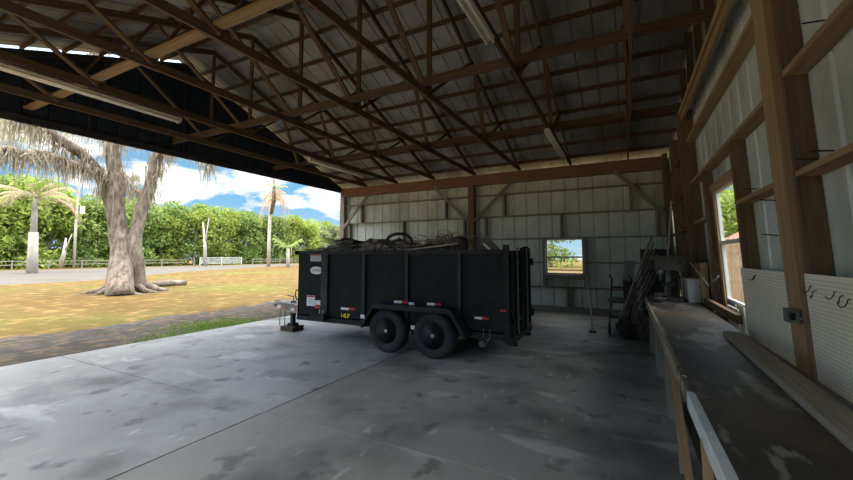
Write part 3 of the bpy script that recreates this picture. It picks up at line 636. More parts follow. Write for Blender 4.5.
# ------------------------------------------------------------------ light fixtures
def fixture(x, y0, y1, label, tubes=True):
    z = ZC - .012; c = Vector((x, (y0 + y1) / 2, z))
    r = empty('fluorescent_light', c, label, 'light fixture', 'strip lights under the trusses')
    MB().prism([(x - .035, y0, z), (x + .035, y0, z), (x + .06, y0, z - .035), (x + .035, y0, z - .06), (x - .035, y0, z - .06), (x - .06, y0, z - .035)], (0, y1 - y0, 0)).build('housing', FIXT, r)
    for s in (-1, 1):
        MB().tube([(x + s * .042, y0 + .04, z - .082), (x + s * .042, y1 - .04, z - .082)], .019, 10).build('tube', TUBE, r, smooth=True)
        for y in (y0 + .03, y1 - .03): MB().box(x + s * .042 - .012, x + s * .042 + .012, y - .015, y + .015, z - .11, z - .055).build('lamp_holder', FIXT, r)
    return r
fixture(-1.35, 1.85, 4.25, 'twin tube strip light nearest the camera, upper middle of the roof')
fixture(-1.35, 8.0, 10.35, 'twin tube strip light close to the back wall, right of centre')
fixture(-7.47, 1.7, 4.15, 'long strip light over the open side, nearest the camera')
fixture(-7.47, 7.5, 9.9, 'strip light over the front end of the trailer')

# ------------------------------------------------------------------ dump trailer
tx0, tx1, ty0, ty1, tz0, tz1 = -5.83, -1.64, 5.65, 6.95, .42, 1.68
RIBM = overlay(material('highlit_scuffed_rib', (.02, .02, .02), (.03, .03, .028), scale=6, rough=.45, spec=.25), (.08, .07, .05), 3, .55, .75, amount=.5)  # slightly lighter black stands in for highlights along the rib edges
T = empty('dump_trailer', (-3.7, 6.37, 0), 'black high-sided tandem-axle dump trailer parked under the barn roof', 'trailer')
b = MB()
b.box(tx0, tx1, ty0, ty0 + .03, tz0, tz1); b.box(tx0, tx1, ty1 - .03, ty1, tz0, tz1); b.box(tx0, tx0 + .03, ty0, ty1, tz0, tz1); b.box(tx0, tx1, ty0, ty1, tz0, tz0 + .04)
b.build('box_body', BLACK, T)
MB().box(tx0 - .06, tx1 + .02, ty0 - .05, ty0 + .035, tz1 - .05, tz1 + .02).bevel(.006).build('top_rail', BLACKM, T)
MB().box(tx0 - .06, tx1 + .02, ty1 - .035, ty1 + .05, tz1 - .05, tz1 + .02).bevel(.006).build('top_rail', BLACKM, T)
MB().box(tx0 - .06, tx0 + .03, ty0 - .05, ty1 + .05, tz1 - .05, tz1 + .02).bevel(.006).build('top_rail', BLACKM, T)
for x, w in ((-5.12, .16), (-4.20, .07), (-3.30, .06), (-2.34, .06)):
    MB().box(x - w / 2, x + w / 2, ty0 - .045, ty0, tz0, tz1 - .05).bevel(.006).build('side_rib', RIBM, T)
    MB().box(x - w / 2, x + w / 2, ty1, ty1 + .045, tz0, tz1 - .05).bevel(.006).build('side_rib', RIBM, T)
MB().box(tx0, tx1, ty0 - .02, ty0 + .05, tz0 - .07, tz0 + .02).build('lower_rail', BLACKM, T)
MB().box(tx0, tx1, ty1 - .05, ty1 + .02, tz0 - .07, tz0 + .02).build('lower_rail', BLACKM, T)
for y in (6.05, 6.7): MB().box(-5.9, tx1 + .05, y - .05, y + .05, .28, .42).build('frame_rail', BLACKM, T)
for y in (ty0 - .01, ty1 - .05): MB().box(tx1, tx1 + .08, y, y + .07, tz0 - .1, tz1 + .09).bevel(.006).build('corner_post', BLACKM, T)
# rear doors, each with hinge bars and latch
for k, (ya, yb) in enumerate(((ty0 + .07, 6.30), (6.34, ty1 - .06))):
    d = MB().box(tx1 + .05, tx1 + .08, ya, yb, tz0 + .02, tz1).build('rear_door', BLACK, T)
    for y in (ya + .03, yb - .03): MB().box(tx1 + .08, tx1 + .13, y - .03, y + .03, tz0 + .02, tz1 + (.06 if k else 0)).build('door_frame', BLACKM, d)
    for z in (.62, 1.05, 1.5): MB().box(tx1 + .08, tx1 + .125, ya, yb, z - .025, z + .025).build('hinge_bar', BLACKM, d)
    MB().tube([(tx1 + .15, ya + .18, tz0), (tx1 + .15, ya + .18, tz1 + .05)], .014).build('lock_rod', STEEL, d)
for y in (6.93,):
    for z in (.62, 1.5): MB().lathe((tx1 + .14, y, z - .06), (0, 0, 1), [(.03, 0), (.03, .12)], 10).build('hinge', BLACKM, T)
MB().box(tx1 + .02, tx1 + .12, ty0 - .02, ty1 + .02, .30, .40).bevel(.008).build('rear_bumper', BLACKM, T)
for y in (5.85, 6.75): MB().tube([(tx1 - .1, y, .36), (tx1 + .02, y, .26), (tx1 + .14, y, .27)], .03).build('ramp_bracket', BLACKM, T)
MB().lathe((-2.02, 5.72, .25), (0, 1, 0), [(.05, 0), (.055, .02), (.055, .12), (.05, .14)], 16).build('rear_roller', STEEL, T, smooth=True)
MB().box(-2.04, -2.0, 5.74, 5.84, .24, .42).build('roller_bracket', BLACKM, T)
MB().tube([(-1.95, 5.62, .50), (-1.95, 5.61, .38), (-1.90, 5.61, .33), (-1.85, 5.61, .38), (-1.85, 5.62, .50)], .008, 6).build('tie_ring', STEEL, T)
# fender over both wheels
def fender(y0, y1):
    prof = [(-4.08, .40), (-4.06, .44), (-3.84, .76), (-3.78, .79), (-2.46, .79), (-2.38, .76), (-2.18, .44), (-2.16, .40)]
    q = MB(); P = [(x, y0, z) for x, z in prof] + [(x + (.02 if x < -3 else -.02), y0, z - .022) for x, z in prof[::-1]]
    q.prism(P, (0, y1 - y0, 0)); return q
f1 = fender(5.38, 5.65).build('fender', BLACKM, T)
MB().prism([(x, 5.372, z) for x, z in ((-4.08, .40), (-3.84, .77), (-3.78, .80), (-2.46, .80), (-2.38, .77), (-2.16, .40), (-2.20, .40), (-2.42, .72), (-3.82, .72), (-4.04, .40))], (0, .008, 0)).build('fender_lip', BLACKM, f1)
fender(6.95, 7.2).build('fender', BLACKM, T)
def wheel(cx, yo, s):
    """yo = outer face, s = +1 when the axle lies towards +y"""
    R = .355; c = (cx, yo, R); ax = (0, s, 0)
    t = MB().lathe(c, ax, [(.20, .03), (.215, .008), (.27, 0), (.325, .006), (.348, .03), (.355, .06), (.355, .165), (.348, .195), (.30, .22), (.20, .21)], 40).build('tyre', RUBBER, T, smooth=True)
    tr = MB()
    for k in range(36):
        a = 2 * math.pi * k / 36; p = Vector((cx + .353 * math.cos(a), yo + s * .055, R + .353 * math.sin(a)))
        tr.beam(p, p + Vector((0, s * .115, 0)), .03, .012, (math.cos(a), 0, math.sin(a)))
    tr.build('tread', RUBBER, t)
    MB().lathe(c, ax, [(.205, .012), (.19, .02), (.185, .06), (.06, .045), (.06, .07)], 32).build('rim', RIM, t, smooth=True)
    MB().lathe(c, ax, [(.0, .0), (.028, .005), (.034, .03), (.036, .05)], 20).build('hub_cap', CHROME, t, smooth=True)
    nb = MB()
    for k in range(6):
        a = 2 * math.pi * k / 6 + .3; nb.lathe((cx + .095 * math.cos(a), yo + s * .03, R + .095 * math.sin(a)), ax, [(.013, 0), (.013, .03)], 6)
    nb.build('lug_nuts', CHROME, t)
    h = MB()
    for k in range(8):
        a = 2 * math.pi * k / 8; h.lathe((cx + .145 * math.cos(a), yo + s * .044, R + .145 * math.sin(a)), ax, [(.033, -.004), (.033, .02)], 10)
    h.build('rim_openings', BLACKM, t)
for cx in (-3.59, -2.72):
    wheel(cx, 5.42, 1); wheel(cx, 7.18, -1)
    MB().tube([(cx, 5.6, .355), (cx, 7.0, .355)], .035).build('axle', BLACKM, T)
MB().box(-3.2, -3.1, 5.58, 5.66, .30, .45).build('spring_hanger', BLACKM, T)
MB().box(-3.19, -3.12, 5.57, 5.58, .40, .46).build('side_marker', WHT, T)
# tongue
for ya in (5.62, 6.98):
    MB().beam((-5.1, ya, .49), (-7.0, 6.30, .47), .06, .17).bevel(.006).build('tongue_rail', TONGUE, T)
MB().beam((-5.9, 6.30, .50), (-7.12, 6.30, .50), .10, .12).bevel(.008).build('tongue_centre', TONGUE, T)
MB().lathe((-7.22, 6.30, .50), (1, 0, 0), [(.03, 0), (.055, .02), (.06, .1), (.05, .16)], 16).build('coupler', STEEL, T, smooth=True)
MB().tube([(-7.22, 6.30, .56), (-7.12, 6.30, .60), (-7.02, 6.30, .57)], .012).build('coupler_latch', STEEL, T)
MB().beam((-6.95, 6.28, .585), (-5.86, 5.95, .585), .30, .012).build('tongue_step', TONGUE, T)
for k, x in enumerate((-6.95, -6.65, -6.3, -5.95)):
    yy = 6.30 - (x + 7.18) / 2.08 * .68 - .036
    MB().box(x - .05, x + .05, yy - .012, yy, .45, .50).build('tongue_reflector', PINKISH if k % 2 else WHT, T)
j = MB().box(-6.50, -6.42, 6.10, 6.18, .16, .62).bevel(.006).build('jack', BLACKM, T)
MB().box(-6.54, -6.38, 6.06, 6.22, .10, .16).build('jack_plate', BLACKM, j); MB().tube([(-6.46, 6.14, .62), (-6.46, 6.14, .72), (-6.60, 6.10, .74)], .012).build('jack_handle', STEEL, j)
tag(MB().box(-6.66, -6.30, 5.98, 6.30, 0, .098).bevel(.008).build('wood_block', material('dark_timber_block', (.05, .035, .025), (.09, .06, .04), scale=9), loc=(-6.48, 6.14, 0)), 'dark wooden block on the slab under the trailer jack', 'block')
for x in (-7.02, -6.86):
    ch = MB()
    ch.tube([(x, 6.3, .42), (x - .015, 6.29, .25), (x, 6.28, .04), (x + .1, 6.24, .02)], .011, 6).build('safety_chain', STEEL, T)
MB().tube([(-5.86, 5.8, .72), (-6.02, 5.8, .72), (-6.06, 5.8, .80), (-6.04, 5.8, .90), (-5.86, 5.8, .92)], .013).build('grab_handle', BLACKM, T)
MB().box(-5.35, -5.02, 5.50, 5.60, .40, .52).bevel(.01).build('tongue_box', BLACKM, T)
# decals on the near side
YD = ty0 - .004
def decal(x0, y0, x1, y1, mat, name, Y=YD, parent=T, t=.004):
    a = ATY(x0, y0, Y); c = ATY(x1, y1, Y)
    return MB().box(a.x, c.x, Y, Y + t, c.z, a.z).build(name, mat, parent)
d = decal(310.6, 254, 321.8, 261.4, plain('pale_decal', (.62, .62, .60)), 'notice_decal'); decal(311, 254.4, 321.4, 256, PINKISH, 'decal_band', YD - .003, d)
for k in range(3): decal(311.4, 257 + k * 1.4, 321, 257.5 + k * 1.4, GREYT, 'decal_line', YD - .003, d)
p = ATY(316.2, 270.4, YD); q = MB(); pts = [(p.x + .155 * math.cos(a), YD, p.z + .075 * math.sin(a)) for a in [2 * math.pi * k / 32 for k in range(32)]]
d = q.prism(pts, (0, .004, 0)).build('oval_logo', plain('oval_white', (.85, .84, .80)), T)
pts = [(p.x - .11 + .022 * k, YD - .006, p.z + .022 * math.sin(k * 2.1) * (1 if k % 3 else 1.4)) for k in range(11)]
MB().tube(pts, .006, 5).build('logo_script', GREYT, d)
d = decal(306.8, 295.2, 314.6, 306.2, plain('sticker_white', (.85, .83, .80)), 'warning_sticker'); decal(307, 295.5, 314.4, 297.4, RED, 'sticker_band', YD - .003, d)
for k in range(3): decal(308, 299 + k * 2.1, 313.8, 299.8 + k * 2.1, GREYT, 'sticker_line', YD - .003, d)
d = decal(315.2, 300.2, 322, 308.4, plain('sticker_white_small', (.85, .83, .80)), 'warning_sticker'); decal(315.4, 304.6, 321.8, 308.2, RED, 'sticker_band', YD - .003, d)
for x, y in ((341, 307.2), (394, 300.4), (427, 302.6), (474.5, 316.5)):
    decal(x, y, x + 7.6, y + 3, WHT, 'white_reflector', ty0 - .05 if x > 390 and x < 440 else YD); decal(x + 7.8, y + .3, x + 14, y + 3.2, RED, 'red_reflector', ty0 - .05 if x > 390 and x < 440 else YD)
decal(360.5, 314.5, 364.5, 318.5, WHT, 'white_marker', ty0 - .05); decal(408.6, 302.2, 414, 306.8, WHT, 'white_marker', ty0 - .055); decal(500, 309.5, 506, 312, RED, 'red_marker', ty0 - .03)
cu = bpy.data.curves.new('lettering', 'FONT'); cu.body = '14LP'; cu.size = .105; cu.extrude = .002; cu.offset = .003
lt = bpy.data.objects.new('lettering', cu); COL.objects.link(lt); lt.parent = T; p = ATY(340.6, 317.2, YD); lt.location = p - T.location; lt.location.y = YD - .003 - T.location.y; lt.rotation_euler = (math.pi / 2, 0, 0); cu.materials.append(YEL)
bpy.context.view_layer.update()
_me = bpy.data.meshes.new_from_object(lt); _l2 = bpy.data.objects.new('lettering', _me); COL.objects.link(_l2); _l2.parent = T; _l2.location = lt.location; _l2.rotation_euler = lt.rotation_euler; bpy.data.objects.remove(lt); _l2.name = 'lettering'

# load heaped in the trailer (rests on a bed of rubbish inside the box)
RUB = overlay(material('mixed_debris', (.05, .045, .04), (.22, .19, .15), scale=7, rough=.9, detail=8), (.55, .51, .45), 9, .56, .64, amount=.85)
q = MB(); NX, NY = 60, 18; grid = []
for i in range(NX + 1):
    row = []
    for k in range(NY + 1):
        u, v = i / NX, k / NY; x = tx0 + .035 + u * (tx1 - tx0 - .05); y = ty0 + .035 + v * (ty1 - ty0 - .07)
        h = tz1 - .03 + .24 * math.sin(math.pi * min(1, v * 1.15)) ** .6 * (math.sin(math.pi * min(1, u * 1.28)) ** .7 if u < .78 else 0) + .11 * noise.noise(Vector((x * 4, y * 4, 1))) + .05 * noise.noise(Vector((x * 11, y * 11, 5)))
        if u > .8: h = tz1 - .32
        row.append(q.bm.verts.new((x, y, h)))
    grid.append(row)
base = [[q.bm.verts.new((r[k].co.x, r[k].co.y, tz0 + .05)) for k in (0, NY)] for r in grid]
for i in range(NX):
    for k in range(NY): q.face([grid[i][k], grid[i + 1][k], grid[i + 1][k + 1], grid[i][k + 1]])
    q.face([base[i][0], base[i + 1][0], grid[i + 1][0], grid[i][0]]); q.face([base[i][1], grid[i][NY], grid[i + 1][NY], base[i + 1][1]]); q.face([base[i][0], base[i][1], base[i + 1][1], base[i + 1][0]])
for i in (0, NX): q.face([base[i][0]] + grid[i] + [base[i][1]])
tag(q.build('rubbish', RUB, loc=(-3.7, 6.4, tz0 + .05)), 'loose grey rubbish filling the dump trailer', 'rubbish', kind='stuff')
tag(MB().blob((-5.1, 6.4, 1.86), (.34, .26, .11), .3, 3, 2, 4).build('tarp_bundle', plain('black_tarp', (.03, .03, .03), .7), loc=(-5.15, 6.55, 1.75), smooth=True), 'crumpled black tarp bundle on the front end of the trailer load', 'tarp')
BR = material('dry_branches', (.20, .14, .095), (.40, .31, .23), scale=10)
random.seed(3); q = MB()
for k in range(130):
    x = random.gauss(-2.85, .27); y = random.uniform(5.85, 6.75); z = 1.76 + random.random() * .20 * max(.2, 1 - abs(x + 2.8) * 1.9); a = random.uniform(0, 6.28); L = random.uniform(.15, .38); up = random.uniform(-.12, .18)
    d = Vector((math.cos(a) * L, math.sin(a) * L * .6, up)); q.tube([(x, y, z), Vector((x, y, z)) + d * .5 + Vector((0, 0, .04)), Vector((x, y, z)) + d], [.012, .009, .004], 5)
tag(q.build('dry_brush', BR, loc=(-2.85, 6.3, 1.7)), 'tangle of brown dry brush heaped on the trailer load', 'brush', kind='stuff')
q = MB()
for k in range(60):
    x = random.uniform(-5.3, -3.1); y = random.uniform(5.75, 6.6); z = 1.74 + random.random() * .14; a = random.uniform(-.5, .5); L = random.uniform(.1, .4)
    q.beam((x, y, z), (x + L * math.cos(a), y + L * math.sin(a), z + random.uniform(-.05, .08)), random.uniform(.02, .07), random.uniform(.006, .02))
tag(q.build('scrap_strips', material('scrap', (.10, .095, .09), (.50, .48, .45), scale=5, lo=.45, hi=.6), loc=(-4.2, 6.2, 1.7)), 'scattered grey scrap strips over the front half of the load', 'scrap', kind='stuff')
tag(MB().tube([(-3.62 + .26 * math.cos(a), 5.88 + .05 * math.sin(a * 2), 1.80 + .20 * math.sin(a)) for a in [math.pi * k / 14 for k in range(15)]], .028, 10).build('rubber_hose', RUBBER, loc=(-3.62, 6.05, 1.7), smooth=True), 'black rubber hose arching out of the middle of the trailer load', 'hose')
tag(MB().beam((-3.35, 5.72, 1.70), (-2.42, 5.76, 1.80), .10, .022).bevel(.003).build('wooden_plank', plain('pale_plank', (.42, .36, .30)), loc=(-2.9, 5.72, 1.7)), 'pale thin plank sticking up along the near edge of the trailer', 'plank')
tag(MB().lathe((-2.50, 5.88, 1.77), (0, 1, .1), [(.10, 0), (.15, .01), (.155, .08), (.155, .12), (.15, .18), (.10, .19)], 24).build('small_tyre', plain('scuffed_rubber', (.07, .055, .055)), loc=(-2.5, 6.0, 1.7), smooth=True), 'scuffed small tyre on the trailer load beside the brush', 'tyre')
tag(MB().prism([(-2.27, 5.95, 1.62), (-1.70, 5.95, 1.62), (-1.92, 6.02, 1.84), (-2.04, 6.06, 1.95)], (0, .02, 0)).build('plywood_sheet', plain('dull_board', (.17, .15, .115), .8), loc=(-2.0, 6.0, 1.7)), 'olive brown board corner poking up at the rear of the trailer', 'board')
tag(MB().beam((-2.04, 5.90, 1.80), (-1.93, 5.92, 1.70), .02, .03).build('paint_stick', WHT, loc=(-2.0, 5.9, 1.7)), 'short white stick leaning on the olive board in the trailer', 'stick')
for k, (xa, za, xb, zb, l) in enumerate(((-5.85, 1.72, -4.6, 1.80, 'long grey board lying over the front corner of the trailer'), (-5.75, 1.70, -4.9, 1.72, 'lower grey board lying along the front edge of the trailer'))):
    tag(MB().beam((xa, 5.78 + k * .14, za), (xb, 5.95 + k * .14, zb), .09, .02).build('wooden_plank', WOODG, loc=(xa, 5.8, za)), l, 'plank')

# ------------------------------------------------------------------ workbench
BENCHTOP = overlay(overlay(overlay(material('worn_bench_top', (.040, .037, .033), (.08, .07, .06), scale=2.2, rough=.5, detail=10, spec=.35), (.34, .32, .29), 1.5, .57, .64, stretch=(2.2, .8, 1), amount=.7, detail=15, loc=(3.1, .4, 0)), (.10, .062, .034), 1.1, .52, .66, amount=.7), (.30, .28, .25), 14, .64, .70, stretch=(1, .25, 1), amount=.6)
B = empty('workbench', (.58, 4.2, 0), 'long dark worn workbench running the length of the right wall', 'workbench')
by0, by1 = .55, 7.7
q = MB()
n_ = 40
for i in range(n_):
    pass
q.box(.29, .93, by0, by1, .86, .90).bevel(.004).build('bench_top', BENCHTOP, B)
MB().beam((.275, 3.0, .845), (.275, by1, .845), .03, .10).bevel(.004).build('front_apron', WOODG, B)
MB().beam((.272, by0, .855), (.272, 2.45, .855), .035, .085).bevel(.006).build('edge_strip', overlay(material('pale_blue_strip', (.46, .50, .52), (.60, .63, .63), scale=6, rough=.5), (.2, .18, .16), 7, .6, .66, amount=.7), B)
MB().beam((.275, 2.45, .85), (.275, 3.0, .85), .028, .09).bevel(.004).build('edge_strip', overlay(material('chipped_strip', (.18, .14, .10), (.10, .08, .06), scale=9), (.6, .58, .52), 14, .58, .62, amount=.9), B)
for y in (1.2, 3.15, 4.6, 6.15, 7.55):
    for x in (.35, .86):
        if y == 3.15 and x < .5: continue
        MB().box(x - .045, x + .045, y - .07, y + .07, 0, .86).bevel(.004).build('leg', WOODG if x < .5 else WOODG, B)
for y in (2.55, 3.15, 4.6, 6.15): MB().beam((.3, y, .80), (.9, y, .80), .04, .12).build('cross_rail', WOODG, B)
MB().box(.34, .9, .9, 3.9, .36, .39).build('lower_shelf', BENCHTOP, B)
MB().beam((.30, 3.85, .80), (.30, 2.75, .02), .03, .045, (1, 0, 0)).build('diagonal_strut', WOODL, B)
MB().beam((.31, 3.7, .82), (.31, 3.45, .02), .03, .04, (1, 0, 0)).build('upright_strut', WOODG, B)
MB().beam((.31, 2.35, .82), (.31, 2.30, .02), .03, .04, (1, 0, 0)).build('upright_strut', WOODL, B)
tag(MB().beam((.80, 4.25, .922), (.735, .9, .922), .13, .042).bevel(.005).build('loose_board', WOODG, loc=(.78, 2.6, .9)), 'loose weathered board lying along the back of the workbench', 'board')
rw('sill_board', (1.02, YF + .1, .745), (1.02, 5.0, .745), .07, .05, WOODG, 'timber ledge running behind the bench below the pegboards', 'ledge')
rw('sill_board', (.985, 5.0, .95), (.985, 7.7, .95), .05, .09, WOOD, 'timber back board along the bench under the side window', 'ledge')

# pegboards with real holes as dark recessed plugs
HOLE = plain('peg_hole', (.03, .025, .02))
def pegboard(y0, y1, z0, z1, label, seed):
    r = MB().box(1.036, 1.044, y0, y1, z0, z1).build('pegboard', PEG, loc=(1.04, (y0 + y1) / 2, z0), fn=LEAN); tag(r, label, 'pegboard')
    q = MB(); s = .0254; ny = int((y1 - y0 - .03) / s); nz = int((z1 - z0 - .03) / s)
    for i in range(ny + 1):
        for k in range(nz + 1):
            y = y0 + .015 + i * s; z = z0 + .015 + k * s; rr = .0038
            vs = [q.bm.verts.new((1.0352, y + rr * math.cos(a), z + rr * math.sin(a))) for a in (0, 1.05, 2.09, 3.14, 4.19, 5.24)]
            q.bm.faces.new(vs)
    h = q.build('peg_holes', HOLE, r, fn=lambda v: LEAN(v)); h['kind'] = 'stuff'
    return r
pegboard(3.72, 4.98, .80, 1.48, 'cream pegboard left of the big golden post, partly lit by the window', 1)
pegboard(1.6, 3.40, .80, 1.485, 'cream pegboard at the right edge, nearest the camera', 2)
pegboard(5.30, 5.80, .76, 1.02, 'small scrap of pegboard below the side window', 3)
def hook(y, z, label, mat=BLACKM, flip=1):
    pts = [(1.04, y, z), (1.025, y, z), (1.018, y - .012 * flip, z - .015), (1.012, y, z - .035), (1.0, y + .016 * flip, z - .045), (.995, y + .028 * flip, z - .03)]
    tag(MB().tube([LEAN(Vector(p)) for p in pts], .0028, 6).build('peg_hook', mat, loc=LEAN(Vector(pts[1]))), label, 'hook', 'wire hooks on the pegboards')
for y, z, l, f in ((3.30, 1.41, 'upper left', 1), (3.24, 1.385, 'second from the left', -1), (2.98, 1.40, 'middle', 1), (2.90, 1.385, 'right of the middle', -1), (2.84, 1.37, 'rightmost', 1)):
    hook(y, z, f'black wire hook on the near pegboard, {l}', flip=f)
hook(4.50, 1.42, 'black wire hook on the pegboard left of the golden post', flip=1); hook(4.44, 1.43, 'small wire hook beside another on the left pegboard', flip=-1)
# electrical box with conduit stub on the big post
r = tag(MB().box(.96, 1.02, 3.46, 3.56, 1.15, 1.24).bevel(.008).build('outlet_box', STEEL, loc=(.98, 3.5, 1.14)), 'grey steel outlet box on the golden post above the bench', 'outlet box')
MB().box(.965, .995, 3.452, 3.46, 1.17, 1.22).build('socket', BLACKM, r)
MB().tube([(1.0, 3.46, 1.19), (1.01, 3.34, 1.19)], .008).build('conduit', STEEL, r)
# nails on the girts and studs
for k, (x, y, z, l) in enumerate(((1.06, 3.05, 2.175, 'on top of the near eye-level girt'), (1.06, 2.85, 2.175, 'further along the near eye-level girt'), (1.06, 2.75, 2.875, 'on the near middle girt'), (1.05, 4.2, 2.175, 'on the short girt over the small pegboard'), (1.0, 3.6, 2.0, 'in the side of the golden post'), (1.0, 3.66, 1.75, 'low in the golden post'))):
    a = LEAN(Vector((x, y, z))); tag(MB().tube([a, a + Vector((-.09, .01, .012))], .0045, 6).build('nail', BLACKM, loc=a), f'long bent nail {l}', 'nail', 'nails in the right wall')

# ------------------------------------------------------------------ things on the far end of the bench
DM = material('grimy_machine', (.035, .033, .03), (.08, .07, .055), scale=6, rough=.6, metal=.3)
M = empty('drill_press', (.56, 7.25, .90), 'grimy old bench drill press standing on the far end of the workbench', 'drill press')
MB().prism([(.36, 7.05, .901), (.76, 7.05, .901), (.80, 7.45, .901), (.32, 7.45, .901)], (0, 0, .05)).bevel(.008).build('base', DM, M)
MB().tube([(.60, 7.34, .94), (.60, 7.34, 1.52)], .04, 16).build('column', STEEL, M, smooth=True)
MB().lathe((.60, 7.30, 1.12), (0, 0, 1), [(.10, 0), (.11, .01), (.11, .03), (.05, .04), (.05, .07)], 20).build('table', DM, M, smooth=True)
MB().box(.40, .80, 7.10, 7.36, 1.37, 1.54).bevel(.035, 2).build('head', DM, M); MB().box(.34, .84, 7.14, 7.34, 1.541, 1.60).bevel(.02, 2).build('belt_cover', DM, M)
MB().lathe((.47, 7.12, 1.38), (0, 0, -1), [(.045, 0), (.045, .06), (.025, .08), (.012, .17)], 14).build('spindle', STEEL, M, smooth=True)
MB().lathe((.38, 7.30, 1.33), (0, 0, 1), [(.05, 0), (.075, .02), (.075, .18), (.05, .2)], 16).build('motor', DM, M, smooth=True)
for k in range(3):
    a = k * 2.09 + .4; h = MB().tube([(.72, 7.12, 1.42), (.73, 7.12 + .13 * math.cos(a), 1.42 + .13 * math.sin(a))], .008, 6).build('feed_handle', STEEL, M)
    MB().blob((.73, 7.12 + .14 * math.cos(a), 1.42 + .14 * math.sin(a)), (.018, .018, .018), 0, 2).build('knob', BLACKM, h)
V = empty('bench_vise', (.42, 6.75, .9), 'dark cast bench vise on the workbench in front of the drill press', 'vise')
MB().lathe((.42, 6.85, .901), (0, 0, 1), [(.075, 0), (.075, .02), (.05, .05), (.05, .07)], 18).build('base', DM, V, smooth=True)
MB().box(.37, .47, 6.78, 6.92, .95, 1.04).bevel(.01).build('body', DM, V); MB().box(.37, .47, 6.70, 6.76, .96, 1.05).bevel(.008).build('jaw', DM, V)
MB().tube([(.42, 6.62, .98), (.42, 6.9, .98)], .014).build('screw', STEEL, V); MB().tube([(.34, 6.63, .98), (.50, 6.63, .98)], .007).build('handle', STEEL, V)
r = empty('storage_box', (.90, 7.25, .9), 'white plastic box against the right wall beside the drill press', 'box')
MB().prism([(.82, 7.05, .901), (.97, 7.05, .901), (.985, 7.05, 1.22), (.81, 7.05, 1.22)], (0, .36, 0)).bevel(.01).build('body', plain('dirty_white_plastic', (.50, .49, .45)), r)
MB().box(.80, .99, 7.03, 7.43, 1.221, 1.25).bevel(.006).build('lid', plain('dirty_white_lid', (.45, .44, .41)), r)
tag(MB().tube([(.86, 7.0, 1.50), (.96, 6.3, 1.20), (.97, 5.7, 1.36)], .012, 8).build('bent_pipe', STEEL, loc=(.95, 6.3, 1.2)), 'thin bent pipe reaching across the wall left of the side window', 'pipe')
q = tag(MB().box(.96, 1.05, 6.85, 6.90, .92, 1.5).build('shelf_frame', WOODL, loc=(1.0, 7, .9)), 'small yellow timber shelf frame on the wall beyond the side window', 'shelf frame')
MB().box(.96, 1.05, 7.3, 7.35, .92, 1.5).build('upright', WOODL, q); MB().box(.96, 1.05, 6.9, 7.3, 1.42, 1.48).build('shelf', WOODL, q)
MB().box(.96, 1.05, 6.9, 7.3, 1.12, 1.16).build('shelf', WOODL, q)
tag(MB().tube([(.56, 7.62, .905), (.73, 7.75, 2.55)], .014, 8).build('wooden_pole', plain('pale_pole', (.42, .36, .28)), loc=(.58, 7.6, .9)), 'pale wooden pole standing on the bench end behind the drill press', 'pole')

# ------------------------------------------------------------------ junk between bench and back wall
JS = plain('grey_pipe', (.28, .27, .24), .5)
for k in range(6):
    a = Vector((-.28 + .05 * k, 8.6 + .07 * k, .03)); bb = Vector((.50 + .025 * k, 9.15 + .05 * k, 2.02 - .13 * k))
    tag(MB().tube([a, bb], .017 if k % 2 else .024, 8).build('metal_pipe', [JS, STEEL, RUST][k % 3], loc=a), f'long pipe leaning in the back corner bundle, {ORD[k]} from the left', 'pipe', 'pipes leaning in the corner')
r = empty('hand_truck', (-.15, 8.9, 0), 'grimy wheeled hand truck leaning among the pipes by the back wall', 'hand truck')
for x in (-.36, .0):
    MB().tube([(x, 8.75, .10), (x + .08, 9.0, 1.12), (x + .03, 9.08, 1.2)], .016, 8).build('side_rail', DM, r, smooth=True)
    MB().lathe((x - .02, 8.72, .13), (1, 0, .0), [(.05, 0), (.13, .01), (.13, .05), (.05, .06)], 20).build('wheel', RUBBER, r, smooth=True)
for z in (.35, .65, .95): MB().beam((-.34 + z * .07, 8.75 + z * .24, z), (.02 + z * .07, 8.75 + z * .24, z), .02, .04).build('cross_bar', DM, r)
MB().box(-.38, .02, 8.52, 8.74, .012, .024).build('toe_plate', STEEL, r)
JUNK = [plain('junk_dark', (.05, .047, .042)), plain('junk_grey', (.20, .20, .185)), plain('junk_brown', (.12, .085, .055))]
tag(MB().box(-.05, .15, 9.3, 9.36, 1.08, 1.5).bevel(.01).build('ribbed_sheet_offcut', plain('panel_grey', (.26, .26, .25)), loc=(.05, 9.3, 1.1), fn=lambda v: Vector((v.x + (v.z - 1.3) * .15, v.y, v.z))), 'grey ribbed metal panel propped behind the leaning pipes', 'panel')
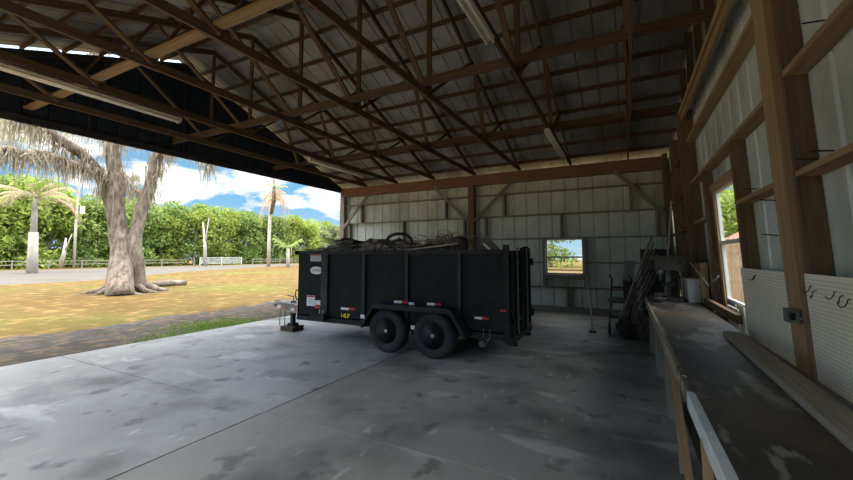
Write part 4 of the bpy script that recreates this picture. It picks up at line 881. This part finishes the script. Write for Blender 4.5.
tag(MB().box(-.08, .18, 9.2, 9.5, .0, 1.08).bevel(.02).build('steel_cabinet', JUNK[0], loc=(.05, 9.35, 0)), 'dark narrow steel cabinet behind the leaning pipes', 'cabinet')
for k, (c, rr, mt, l, nm) in enumerate((((-.20, 8.52, .74), (.15, .12, .05), JUNK[1], 'crumpled pale sack caught on the hand truck', 'crumpled_sack'), ((-.05, 8.45, .20), (.16, .16, .19), JUNK[0], 'dark lumpy sack on the floor beside the hand truck', 'lumpy_sack'), ((.22, 8.5, .25), (.17, .18, .25), JUNK[2], 'brown lumpy sack on the floor under the bench end', 'lumpy_sack'))):
    tag(MB().blob(c, rr, .3, 3, 2.5, k + 3).build(nm, mt, loc=(c[0], c[1], c[2] - rr[2])), l, 'sack')
r = empty('tool_box', (.25, 9.3, 0), 'open dark crate stacked in the back right corner', 'crate')
MB().box(.28, .72, 9.2, 9.7, 0, .5).bevel(.01).build('body', JUNK[0], r); MB().box(.26, .74, 9.18, 9.72, .501, .54).bevel(.006).build('lid', JUNK[2], r)
tag(MB().box(.30, .88, 9.9, 10.5, 0, 1.75).bevel(.02).build('old_locker', JUNK[0], loc=(.6, 10.2, 0)), 'tall dark locker standing in the back right corner', 'locker')
r = empty('push_broom', (-.68, 9.3, 0), 'push broom with pale handle leaning near the back window', 'broom')
a = Vector((-.675, 8.83, .03)); bb = Vector((-.74, 8.86, 1.2)); MB().tube([a, bb], .019, 8).build('handle', plain('broom_handle', (.72, .63, .52)), r, smooth=True)
MB().tube([bb - Vector((0, 0, .30)), bb], .032, 10).build('grip', plain('faded_grip', (.45, .40, .33)), r, smooth=True); MB().box(-.74, -.61, 8.80, 8.87, 0, .05).bevel(.01).build('head', JUNK[0], r)
tag(MB().tube([(-1.72, 7.9, .01), (-1.45, 7.4, .01), (-1.33, 7.15, .012), (-1.28, 6.75, .01)], .007, 6).build('loose_wire', plain('pale_wire', (.45, .43, .38)), loc=(-1.4, 7.3, 0)), 'thin pale wire lying on the concrete behind the trailer', 'wire')
